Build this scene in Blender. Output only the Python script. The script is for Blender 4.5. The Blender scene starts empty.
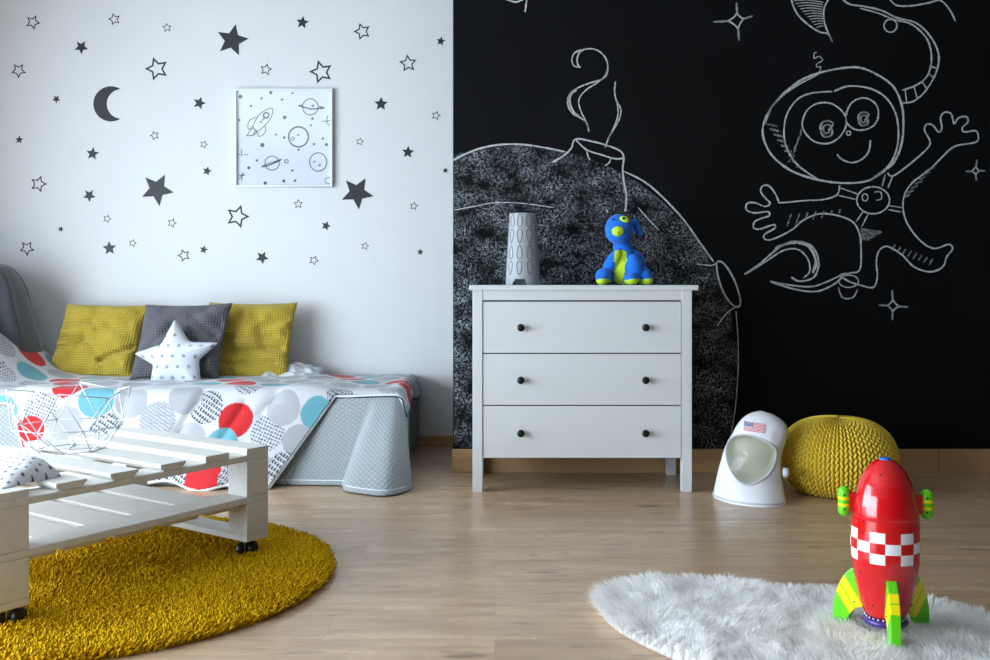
import bpy, bmesh, math, random
import numpy as np
from mathutils import Vector, Matrix
random.seed(7); RNG = np.random.default_rng(7)
PI = math.pi
SC = bpy.context.scene
COL = SC.collection
F, CX, HY, HC = 970.0, 495.0, 283.0, 0.988      # focal (px), principal x, horizon y, eye height

def P(px, py, Y):
    return ((px-CX)/F*Y, Y, HC-(py-HY)/F*Y)

# ------------------------------------------------------------------ materials
def lin(c):
    return tuple(((v/12.92) if v <= .04045 else ((v+.055)/1.055)**2.4) for v in c)
def rgb(r, g, b): return lin((r/255, g/255, b/255))

class N:
    """tiny node helper"""
    def __init__(s, name):
        s.m = bpy.data.materials.new(name); s.m.use_nodes = True
        s.t = s.m.node_tree; s.t.nodes.clear()
        s.out = s.t.nodes.new('ShaderNodeOutputMaterial')
    def n(s, kind, **kw):
        nd = s.t.nodes.new('ShaderNode'+kind)
        for k, v in kw.items():
            if k in nd.inputs.keys(): s.set(nd.inputs[k], v)
            else: setattr(nd, k, v)
        return nd
    def set(s, sock, v):
        if isinstance(v, bpy.types.NodeSocket): s.t.links.new(v, sock)
        elif isinstance(v, (tuple, list)) and len(v) == 3 and sock.type == 'RGBA': sock.default_value = (*v, 1)
        else: sock.default_value = v
    def math(s, op, a, b=None, c=None):
        nd = s.t.nodes.new('ShaderNodeMath'); nd.operation = op
        for i, v in enumerate((a, b, c)):
            if v is not None: s.set(nd.inputs[i], v)
        return nd.outputs[0]
    def mix(s, f, a, b):
        nd = s.t.nodes.new('ShaderNodeMix'); nd.data_type = 'RGBA'
        s.set(nd.inputs[0], f); s.set(nd.inputs[6], a); s.set(nd.inputs[7], b)
        return nd.outputs[2]
    def ramp(s, f, p0, p1, c0=(0,0,0), c1=(1,1,1)):
        nd = s.t.nodes.new('ShaderNodeValToRGB')
        nd.color_ramp.elements[0].position = p0; nd.color_ramp.elements[1].position = p1
        nd.color_ramp.elements[0].color = (*c0, 1); nd.color_ramp.elements[1].color = (*c1, 1)
        s.set(nd.inputs[0], f); return nd.outputs[0]
    def noise(s, vec, scale, detail=4, rough=.55):
        nd = s.t.nodes.new('ShaderNodeTexNoise')
        if vec is not None: s.set(nd.inputs['Vector'], vec)
        nd.inputs['Scale'].default_value = scale; nd.inputs['Detail'].default_value = detail
        nd.inputs['Roughness'].default_value = rough
        return nd.outputs[0]
    def coord(s, which='Object'):
        return s.t.nodes.new('ShaderNodeTexCoord').outputs[which]
    def map(s, vec, scale=(1,1,1), rot=(0,0,0), loc=(0,0,0)):
        nd = s.t.nodes.new('ShaderNodeMapping')
        s.set(nd.inputs['Vector'], vec); nd.inputs['Scale'].default_value = scale
        nd.inputs['Rotation'].default_value = rot; nd.inputs['Location'].default_value = loc
        return nd.outputs[0]
    def bump(s, h, strength=.3, dist=.01):
        nd = s.t.nodes.new('ShaderNodeBump'); s.set(nd.inputs['Height'], h)
        nd.inputs['Strength'].default_value = strength; nd.inputs['Distance'].default_value = dist
        return nd.outputs[0]
    def bsdf(s, color, rough=.5, normal=None, **kw):
        nd = s.t.nodes.new('ShaderNodeBsdfPrincipled')
        s.set(nd.inputs['Base Color'], color); s.set(nd.inputs['Roughness'], rough)
        if normal is not None: s.set(nd.inputs['Normal'], normal)
        for k, v in kw.items(): s.set(nd.inputs[k.replace('_', ' ')], v)
        s.t.links.new(nd.outputs[0], s.out.inputs[0]); s.b = nd
        return s.m

def plain(name, c, rough=.5, noise=.0, **kw):
    a = N(name)
    if noise:
        v = a.noise(a.coord(), 9, 5)
        c2 = tuple(x*(1-noise) for x in c)
        return a.bsdf(a.mix(v, c2, c), rough, **kw)
    return a.bsdf(c, rough, **kw)

M = {}
# white painted wall
a = N('white_wall_paint'); co = a.coord()
M['wall'] = a.bsdf(a.mix(a.noise(co, 2.0), rgb(208,210,213), rgb(215,217,219)), .75,
                   a.bump(a.noise(co, 160, 3), .05, .002))
a = N('chalkboard_paint'); co = a.coord()
sm = a.ramp(a.noise(a.map(co, (1, 1, .6)), 1.7, 6), .45, .8)
M['board'] = a.bsdf(a.mix(sm, rgb(6,7,9), rgb(12,14,17)), .65, a.bump(a.noise(co, 220, 3), .05, .001), Specular_IOR_Level=.12)
# oak laminate floor
a = N('oak_laminate'); co = a.coord()
br = a.n('TexBrick', Vector=a.map(co), offset=.37, offset_frequency=2)
br.inputs['Scale'].default_value = 1; br.inputs['Brick Width'].default_value = 1.29
br.inputs['Row Height'].default_value = .192; br.inputs['Mortar Size'].default_value = .0012
br.inputs['Mortar Smooth'].default_value = .3; br.inputs['Bias'].default_value = 0
br.inputs['Color1'].default_value = (0,0,0,1); br.inputs['Color2'].default_value = (1,1,1,1)
br.inputs['Mortar'].default_value = (.5,.5,.5,1)
sep = a.n('SeparateXYZ', Vector=co)
shift = a.n('CombineXYZ', X=a.math('MULTIPLY', br.outputs['Color'], 37.0), Y=a.math('MULTIPLY', br.outputs['Color'], 11.0))
vv = a.n('VectorMath', operation='ADD'); a.set(vv.inputs[0], a.map(co, (1.1, 8, 1))); a.set(vv.inputs[1], shift.outputs[0])
g1 = a.ramp(a.noise(vv.outputs[0], 2.0, 9, .62), .18, .82)
vk = a.n('VectorMath', operation='ADD'); a.set(vk.inputs[0], a.map(co, (3.0, 13, 1))); a.set(vk.inputs[1], shift.outputs[0])
knot = a.ramp(a.noise(vk.outputs[0], 1.5, 4), .60, .72)
c = a.mix(g1, rgb(146,117,90), rgb(222,192,159))
c = a.mix(a.math('MULTIPLY', br.outputs['Color'], .30), c, rgb(168,142,118))
c = a.mix(a.math('MULTIPLY', knot, .62), c, rgb(92,74,62))
c = a.mix(a.math('MULTIPLY', br.outputs['Fac'], .28), c, rgb(70,54,42))
M['floor'] = a.bsdf(c, a.ramp(g1, .2, .9, (.34,)*3, (.24,)*3), a.bump(g1, .06, .002))
# wooden skirting
a = N('oak_skirting'); co = a.coord()
g = a.noise(a.map(co, (1.2, 9, 16)), 2.0, 7, .6)
M['skirt'] = a.bsdf(a.mix(g, rgb(156,120,80), rgb(204,166,120)), .5)
M['ceiling'] = plain('ceiling_paint', rgb(190,191,193), .8)
M['wall_dim'] = plain('low_bounce_wall', rgb(96,92,88), .8)  # unseen right and front walls, darkened to cut the bounced fill light
M['sticker'] = plain('black_vinyl', rgb(28,33,40), .55)
M['dresser'] = plain('white_lacquer', rgb(210,213,215), .38)
M['knob'] = plain('black_knob', rgb(14,15,18), .35)
M['gap'] = plain('gap_shade', rgb(60,62,66), .8)  # shade behind and under the drawers, put into the carcass colour
# whitewashed pallet boards
a = N('whitewashed_pine'); co = a.coord('Object')
rot = (0, 0, -math.atan2(.565, -.825))
g = a.noise(a.map(co, (1.2, 14, 14), rot), 2.5, 7, .6)
w = a.ramp(a.noise(a.map(co, (2, 9, 9), rot), 3.0, 6, .7), .60, .78)
c = a.mix(g, rgb(196,195,190), rgb(222,222,219))
c = a.mix(a.math('MULTIPLY', w, .35), c, rgb(158,144,122))
M['pallet'] = a.bsdf(c, .6, a.bump(g, .15, .004))
M['wheel'] = plain('black_rubber', rgb(18,18,19), .45)
M['steel'] = plain('zinc_steel', rgb(170,168,160), .3, Metallic=.9)
# mustard pile
a = N('mustard_pile'); co = a.coord()
c = a.mix(a.noise(co, 5, 4), rgb(180,133,0), rgb(206,159,6))
c = a.mix(a.ramp(a.noise(co, 240, 2), .35, .7), c, rgb(230,186,26))
M['rug'] = a.bsdf(c, .95, Specular_IOR_Level=.1)
a = N('white_fur'); co = a.coord()
c = a.mix(a.noise(co, 9, 3), rgb(252,252,251), rgb(255,255,255))
df = a.n('BsdfDiffuse', Color=c); tl = a.n('BsdfTranslucent', Color=c); mx = a.n('MixShader'); mx.inputs[0].default_value = .5
a.set(mx.inputs[1], df.outputs[0]); a.set(mx.inputs[2], tl.outputs[0]); a.t.links.new(mx.outputs[0], a.out.inputs[0]); M['fur'] = a.m
def cloth(name, c0, c1, scale=90, strength=.4, mode='waffle', rot=0):
    a = N(name); uv = a.coord('UV')
    v = a.map(uv, (scale, scale, scale), (0, 0, rot))
    s = a.n('SeparateXYZ', Vector=v)
    sx = a.math('SINE', s.outputs[0]); sy = a.math('SINE', s.outputs[1])
    if mode == 'waffle':
        h = a.math('MULTIPLY', a.math('ABSOLUTE', sx), a.math('ABSOLUTE', sy))
        h = a.math('POWER', h, .6)
    elif mode == 'quilt':
        h = a.math('MINIMUM', a.math('ABSOLUTE', sx), a.math('ABSOLUTE', sy))
        h = a.math('POWER', h, .5)
    else:
        h = a.math('MULTIPLY', sx, sy)
    c = a.mix(h, c0, c1)
    return a.bsdf(c, .9, a.bump(h, strength, .006), Sheen_Weight=.12)
M['mustard'] = cloth('mustard_waffle', rgb(150,130,34), rgb(198,172,58), 230, .7)
M['charcoal'] = cloth('charcoal_waffle', rgb(68,66,72), rgb(104,102,110), 230, .7)
M['spread'] = cloth('grey_quilt', rgb(134,142,147), rgb(164,172,176), 185, .55, 'quilt', .62)
M['linen'] = plain('white_linen', rgb(196,198,204), .9, .05)
M['piping'] = plain('pale_piping', rgb(215,218,222), .8)
M['dark_piping'] = plain('dark_piping', rgb(58,66,78), .8)
a = N('duvet_print'); at = a.n('Attribute', attribute_name='Col')
M['duvet'] = a.bsdf(at.outputs['Color'], .85, a.bump(a.noise(a.coord(), 60, 3), .08, .003), Sheen_Weight=.1)
a = N('dotted_cotton'); at = a.n('Attribute', attribute_name='Col')
M['dotcloth'] = a.bsdf(at.outputs['Color'], .85)
a = N('dark_plush'); co = a.coord()
c = a.mix(a.noise(a.map(co, (6, 6, 1.2)), 2.2, 5), rgb(30,33,38), rgb(72,75,81))
M['plush'] = a.bsdf(c, .85, a.bump(a.noise(co, 120, 3), .3, .004), Sheen_Weight=.4)
M['frame'] = plain('white_frame', rgb(222,228,234), .35)
M['print'] = plain('pale_print', rgb(222,230,240), .7, .03)
M['ink'] = plain('print_ink', rgb(92,104,120), .8)
a = N('frame_glass')
tr = a.n('BsdfTransparent'); gl = a.n('BsdfGlossy', Roughness=.03); fr = a.n('Fresnel', IOR=1.45)
mx = a.n('MixShader'); mx.inputs[0].default_value = .07; a.set(mx.inputs[1], tr.outputs[0]); a.set(mx.inputs[2], gl.outputs[0])
a.t.links.new(mx.outputs[0], a.out.inputs[0]); M['glass'] = a.m
# chalk
def chalk(name, lo, hi, scale, col, strength=1.0, streak=None):
    a = N(name); co = a.coord()
    v = a.noise(co, scale, 3, .7)
    f = a.ramp(v, lo, hi)
    if streak:
        big = a.ramp(a.noise(a.map(co, streak[0], (0, streak[1], 0)), streak[2], 5, .65), streak[3], streak[4])
        f = a.math('MULTIPLY', f, big)
    f = a.math('MULTIPLY', f, strength)
    tr = a.n('BsdfTransparent'); df = a.n('BsdfDiffuse', Color=col)
    mx = a.n('MixShader'); a.set(mx.inputs[0], f); a.set(mx.inputs[1], tr.outputs[0]); a.set(mx.inputs[2], df.outputs[0])
    a.t.links.new(mx.outputs[0], a.out.inputs[0]); return a.m
M['chalk'] = chalk('chalk_line', .28, .52, 150, rgb(196,200,204), .85)
M['chalk_soft'] = chalk('chalk_soft', .40, .62, 150, rgb(170,176,182), .5)
M['chalk_fill'] = chalk('chalk_rubbed', .46, .64, 105, rgb(176,184,192), .62, ((1.0, 1, 1.5), .5, 6.5, .38, .74))
M['ceramic'] = plain('grey_ceramic', rgb(158,163,170), .6, .06)
M['ceramic2'] = plain('groove_shade_grey', rgb(124,128,135), .7)  # shade of the teardrop grooves painted as a darker grey
def fuzzy(name, c):
    a = N(name); co = a.coord()
    return a.bsdf(c, .9, a.bump(a.noise(co, 190, 3), .35, .004), Sheen_Weight=.15)
M['blue'] = fuzzy('blue_plush', rgb(0,108,214)); M['lime'] = fuzzy('lime_plush', rgb(190,226,40))
M['dark_stitch'] = plain('dark_stitch', rgb(24,36,60), .7)
a = N('mustard_knit'); co = a.coord()
at = a.n('Attribute', attribute_name='Col')
M['knit'] = a.bsdf(a.mix(a.noise(co, 40, 4), rgb(205,174,34), rgb(236,208,76)), .9, a.bump(a.noise(co, 260, 2), .35, .003), Sheen_Weight=.1)
M['helmet'] = plain('white_vinyl_fabric', rgb(232,233,238), .5, .03)
M['trim'] = plain('grey_trim', rgb(196,200,206), .4)
a = N('visor_film')
tr = a.n('BsdfTransparent', Color=(.93,.94,.90)); pb = a.n('BsdfPrincipled', Roughness=.12)
a.set(pb.inputs['Base Color'], rgb(186,188,172))
mx = a.n('MixShader'); mx.inputs[0].default_value = .38; a.set(mx.inputs[1], tr.outputs[0]); a.set(mx.inputs[2], pb.outputs[0])
a.t.links.new(mx.outputs[0], a.out.inputs[0]); M['visor'] = a.m
M['lining'] = plain('visor_lining', rgb(214,214,200), .6)
M['flag_blue'] = plain('flag_blue', rgb(70,84,150), .8); M['flag_red'] = plain('flag_red', rgb(206,72,88), .8)
M['flag_white'] = plain('flag_white', rgb(228,214,220), .8)
M['red'] = plain('glossy_red_plastic', rgb(204,8,18), .16, Coat_Weight=.5)
M['rwhite'] = plain('glossy_white_checks', rgb(236,236,240), .25)
M['green'] = plain('glossy_green_plastic', rgb(98,206,20), .28); M['yellow'] = plain('glossy_yellow_plastic', rgb(244,226,0), .3)
M['purple'] = plain('purple_plastic', rgb(64,44,128), .25); M['sky_blue'] = plain('blue_cap', rgb(60,110,200), .3)
M['silver'] = plain('silver_plastic', rgb(190,192,205), .2, Metallic=.8)
M['hole'] = plain('screw_hole', rgb(20,20,20), .6)
a = N('striped_fin'); uv = a.n('SeparateXYZ', Vector=a.coord('UV'))
u = uv.outputs[0]
def band(lo, hi): return a.math('MULTIPLY', a.math('GREATER_THAN', u, lo), a.math('LESS_THAN', u, hi))
f = a.math('ADD', band(-.006, .0155), band(.0185, .0385))
M['fin'] = a.bsdf(a.mix(f, rgb(98,206,20), rgb(246,228,0)), .28)
M['wire'] = plain('white_wire', rgb(205,209,214), .35)
M['winframe'] = plain('window_white', rgb(235,236,238), .4)
M['bedwood'] = plain('bed_base_fabric', rgb(150,152,156), .9)

# ------------------------------------------------------------------ object helpers
def link(name, me, m, parent=None):
    o = bpy.data.objects.new(name, me); COL.objects.link(o)
    if m is not None:
        for mm in (m if isinstance(m, (list, tuple)) else [m]): me.materials.append(mm)
    if parent is not None: o.parent = parent
    return o
def thing(name, label, cat, loc=(0,0,0), rz=0, group=None):
    o = bpy.data.objects.new(name, None); COL.objects.link(o)
    o.empty_display_size = .05
    o.location = loc; o.rotation_euler = (0, 0, rz)
    return tag(o, label, cat, group)
def tag(o, label=None, cat=None, group=None, kind=None):
    if label: o['label'] = label
    if cat: o['category'] = cat
    if group: o['group'] = group
    if kind: o['kind'] = kind
    return o

class MB:
    def __init__(s): s.v = []; s.f = []; s.mi = []
    def add(s, vs, fs, mi=0):
        b = len(s.v); s.v += [tuple(x) for x in vs]; s.f += [tuple(b+i for i in f) for f in fs]; s.mi += [mi]*len(fs)
    def box(s, c, d, ex=None, ey=None, mi=0):
        """axis box, or oriented by plan vectors ex, ey"""
        ex = Vector((*ex, 0)) if ex else Vector((1,0,0)); ey = Vector((*ey, 0)) if ey else Vector((0,1,0))
        c = Vector(c); vs = []
        for k in (-1, 1):
            for j in (-1, 1):
                for i in (-1, 1):
                    vs.append(c + ex*(i*d[0]/2) + ey*(j*d[1]/2) + Vector((0,0,k*d[2]/2)))
        fs = [(0,2,3,1),(4,5,7,6),(0,1,5,4),(2,6,7,3),(0,4,6,2),(1,3,7,5)]
        if ex.cross(ey).z < 0: fs = [f[::-1] for f in fs]
        s.add(vs, fs, mi)
    def lathe(s, prof, n=48, c=(0,0,0), axis='z', cap=True, mi=0):
        vs = []; fs = []
        for r, z in prof:
            for k in range(n):
                t = 2*PI*k/n
                x, y = r*math.cos(t), r*math.sin(t)
                p = (x, y, z) if axis == 'z' else ((x, z, y) if axis == 'y' else (z, x, y))
                vs.append((c[0]+p[0], c[1]+p[1], c[2]+p[2]))
        for j in range(len(prof)-1):
            for k in range(n):
                k2 = (k+1) % n
                q = (j*n+k, j*n+k2, (j+1)*n+k2, (j+1)*n+k)
                fs.append(q if axis != 'y' else q[::-1])
        if cap:
            f0 = tuple(range(n)); f1 = tuple((len(prof)-1)*n+k for k in range(n))
            if axis == 'y': fs += [f0, f1[::-1]]
            else: fs += [f0[::-1], f1]
        s.add(vs, fs, mi)
    def tube(s, pts, r, n=8, closed=False, mi=0, caps=True):
        pts = [Vector(p) for p in pts]; m = len(pts); vs = []; fs = []
        up = None
        for i, p in enumerate(pts):
            if closed: d = pts[(i+1) % m]-pts[i-1]
            else: d = pts[min(i+1, m-1)]-pts[max(i-1, 0)]
            d = d.normalized() if d.length > 1e-9 else Vector((0,0,1))
            if up is None:
                up = Vector((0,0,1)) if abs(d.z) < .9 else Vector((1,0,0))
            up = (up - d*up.dot(d))
            up = up.normalized() if up.length > 1e-6 else d.orthogonal().normalized()
            sd = d.cross(up)
            rr = r[i] if isinstance(r, (list, tuple)) else r
            for k in range(n):
                t = 2*PI*k/n
                vs.append(p + sd*(rr*math.cos(t)) + up*(rr*math.sin(t)))
        rng = m if closed else m-1
        for i in range(rng):
            i2 = (i+1) % m
            for k in range(n):
                k2 = (k+1) % n
                fs.append((i*n+k, i*n+k2, i2*n+k2, i2*n+k))
        if not closed and caps: fs += [tuple(range(n))[::-1], tuple((m-1)*n+k for k in range(n))]
        s.add(vs, fs, mi)
    def prism(s, poly, y0, y1, mi=0):
        """poly in XZ extruded along Y"""
        n = len(poly)
        vs = [(x, y0, z) for x, z in poly] + [(x, y1, z) for x, z in poly]
        fs = [tuple(range(n)), tuple(range(2*n-1, n-1, -1))]
        fs += [(i, i+n, (i+1) % n+n, (i+1) % n) for i in range(n)]
        s.add(vs, fs, mi)
    def ellipsoid(s, c, r, n=24, m=14, rot=None, mi=0):
        vs = []; fs = []
        for j in range(m+1):
            th = PI*j/m
            for k in range(n):
                t = 2*PI*k/n
                p = Vector((r[0]*math.sin(th)*math.cos(t), r[1]*math.sin(th)*math.sin(t), r[2]*math.cos(th)))
                if rot is not None: p = rot @ p
                vs.append(Vector(c)+p)
        for j in range(m):
            for k in range(n):
                k2 = (k+1) % n
                fs.append((j*n+k, (j+1)*n+k, (j+1)*n+k2, j*n+k2))
        s.add(vs, fs, mi)
    def mesh(s, name, smooth=False, fix=True):
        me = bpy.data.meshes.new(name); me.from_pydata([tuple(v) for v in s.v], [], s.f); me.update()
        if any(s.mi): me.polygons.foreach_set('material_index', s.mi)
        if fix:
            bm = bmesh.new(); bm.from_mesh(me)
            bmesh.ops.remove_doubles(bm, verts=bm.verts, dist=1e-6)
            bmesh.ops.recalc_face_normals(bm, faces=bm.faces); bm.to_mesh(me); bm.free()
        if smooth: me.polygons.foreach_set('use_smooth', [True]*len(me.polygons))
        me.update(); return me
    def build(s, name, m, parent=None, smooth=False, bevel=0, fix=True):
        o = link(name, s.mesh(name, smooth, fix), m, parent)
        if bevel: bev(o, bevel)
        return o
def bev(o, w, seg=2):
    b = o.modifiers.new('bevel', 'BEVEL'); b.width = w; b.segments = seg; b.limit_method = 'ANGLE'; b.angle_limit = math.radians(40)
def autosmooth(o, ang=35):
    me = o.data; me.polygons.foreach_set('use_smooth', [True]*len(me.polygons))
    me.set_sharp_from_angle(angle=math.radians(ang))

def np_mesh(name, V, Fq, uv=None, col=None, smooth=True):
    """V (n,3), Fq (m,k) arrays"""
    V = np.asarray(V, np.float32); Fq = np.asarray(Fq, np.int32); m, k = Fq.shape
    me = bpy.data.meshes.new(name)
    me.vertices.add(len(V)); me.vertices.foreach_set('co', V.ravel())
    me.loops.add(m*k); me.loops.foreach_set('vertex_index', Fq.ravel())
    me.polygons.add(m); me.polygons.foreach_set('loop_start', np.arange(m, dtype=np.int32)*k)
    me.polygons.foreach_set('loop_total', np.full(m, k, np.int32))
    if smooth: me.polygons.foreach_set('use_smooth', np.ones(m, bool))
    if uv is not None:
        l = me.uv_layers.new(name='UVMap'); l.data.foreach_set('uv', np.asarray(uv, np.float32)[Fq.ravel()].ravel())
    if col is not None:
        ca = me.color_attributes.new('Col', 'FLOAT_COLOR', 'POINT')
        c4 = np.ones((len(V), 4), np.float32); c4[:, :3] = col; ca.data.foreach_set('color', c4.ravel())
    me.update(calc_edges=True); me.validate(); return me
def grid_faces(nu, nv, mask=None):
    i, j = np.meshgrid(np.arange(nu-1), np.arange(nv-1), indexing='ij')
    a = (i*nv+j).ravel()
    fq = np.stack([a, a+nv, a+nv+1, a+1], 1)
    if mask is not None:
        mk = mask.ravel(); fq = fq[mk[fq].all(1)]
    return fq
def compact(V, Fq, *arrs):
    used = np.unique(Fq); mp = -np.ones(len(V), int); mp[used] = np.arange(len(used))
    return (V[used], mp[Fq], *[x[used] for x in arrs])
def vnoise(x, y, seed=0):
    """smooth value noise"""
    r = np.random.default_rng(seed); G = r.random((64, 64))
    xi = np.floor(x).astype(int); yi = np.floor(y).astype(int); fx = x-xi; fy = y-yi
    fx = fx*fx*(3-2*fx); fy = fy*fy*(3-2*fy)
    g = lambda i, j: G[i % 64, j % 64]
    return (g(xi, yi)*(1-fx)+g(xi+1, yi)*fx)*(1-fy)+(g(xi, yi+1)*(1-fx)+g(xi+1, yi+1)*fx)*fy - .5
def sstep(a, b, x):
    t = np.clip((x-a)/(b-a), 0, 1); return t*t*(3-2*t)

# ------------------------------------------------------------------ room shell
XL, XR, YB, YF, ZC, YBLK = -3.4, 5.6, 5.87, -2.6, 2.8, 5.065
XE = P(453, 0, YBLK)[0]
def plane_struct(name, mb, m): return tag(mb.build(name, m), kind='structure')
mb = MB(); mb.box(((XL+XR)/2, (YB+YF)/2, -.05), (XR-XL+.4, YB-YF+.4, .1)); plane_struct('floor', mb, M['floor'])
mb = MB(); mb.box(((XL+XR)/2, (YB+YF)/2, ZC+.05), (XR-XL+.4, YB-YF+.4, .1)); plane_struct('ceiling', mb, M['ceiling'])
mb = MB(); mb.box(((XL-.1+XE)/2, YB+.05, ZC/2), (XE-XL+.1, .1, ZC)); plane_struct('wall_back_left', mb, M['wall'])
mb = MB(); mb.box(((XE+XR+.1)/2, (YBLK+YB+.1)/2, ZC/2), (XR+.1-XE, YB+.1-YBLK, ZC)); wall_black = plane_struct('wall_back_right', mb, M['board'])
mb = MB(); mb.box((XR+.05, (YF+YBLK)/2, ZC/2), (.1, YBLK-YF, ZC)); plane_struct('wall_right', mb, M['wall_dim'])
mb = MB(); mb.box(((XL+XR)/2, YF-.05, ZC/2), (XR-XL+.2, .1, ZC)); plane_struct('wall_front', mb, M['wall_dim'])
WY0, WY1, WZ0, WZ1 = -1.0, 4.4, .15, 2.1
mb = MB()
mb.box((XL-.1, (YF+WY0)/2, ZC/2), (.2, WY0-YF, ZC)); mb.box((XL-.1, (WY1+YB)/2, ZC/2), (.2, YB-WY1, ZC))
mb.box((XL-.1, (WY0+WY1)/2, WZ0/2), (.2, WY1-WY0, WZ0)); mb.box((XL-.1, (WY0+WY1)/2, (WZ1+ZC)/2), (.2, WY1-WY0, ZC-WZ1))
plane_struct('wall_left', mb, M['wall'])
win = MB()
for k in range(7):
    y = WY0+.03+(WY1-WY0-.06)*k/6; win.box((XL-.12, y, (WZ0+WZ1)/2), (.07, .07, WZ1-WZ0))
for z in (WZ0+.035, WZ1-.035): win.box((XL-.12, (WY0+WY1)/2, z), (.07, WY1-WY0, .07))
win.box((XL-.12, (WY0+WY1)/2, 1.75), (.06, WY1-WY0, .05))
plane_struct('window_1', win, M['winframe'])
# skirting boards
mb = MB(); mb.box(((XL+XE)/2, YB-.008, .034), (XE-XL, .016, .068)); o = plane_struct('baseboard_back_left', mb, M['skirt']); bev(o, .003)
mb = MB(); xs = P(939, 0, 5.05)[0]
mb.box(((XE-.006+xs-.001)/2, YBLK-.0075, .061), (xs-.001-XE+.006, .015, .122)); mb.box(((xs+.001+XR)/2, YBLK-.0075, .061), (XR-xs-.001, .015, .122))
o = plane_struct('baseboard_back_right', mb, M['skirt']); bev(o, .003)
mb = MB(); mb.box((XR-.0075, (YF+YBLK)/2, .061), (.015, YBLK-YF, .122)); plane_struct('baseboard_right', mb, M['skirt'])

# ------------------------------------------------------------------ wall stickers
def star_poly(R, rot, k=.42):
    pts = []
    for i in range(10):
        r = R if i % 2 == 0 else R*k
        t = math.radians(rot)+PI*i/5
        pts.append((r*math.sin(t), r*math.cos(t)))
    return pts
UPX = YB/F
def sticker_mesh(kind, R, rot):
    mb = MB(); T = .0012
    if kind == 's': mb.prism(star_poly(R, rot, .46), -T, 0)
    else:
        R *= 1.0
        o = star_poly(R, rot, .50); i = star_poly(R*.70, rot, .50)
        n = 10; vs = []
        for y in (-T, 0):
            vs += [(x, y, z) for x, z in o] + [(x, y, z) for x, z in i]
        fs = []
        for k in range(n):
            k2 = (k+1) % n
            fs += [(k, k2, n+k2, n+k), (2*n+k2, 2*n+k, 3*n+k, 3*n+k2), (k, 2*n+k, 2*n+k2, k2), (n+k2, 3*n+k2, 3*n+k, n+k)]
        mb.add(vs, fs)
    return mb.mesh('star_sticker')
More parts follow.
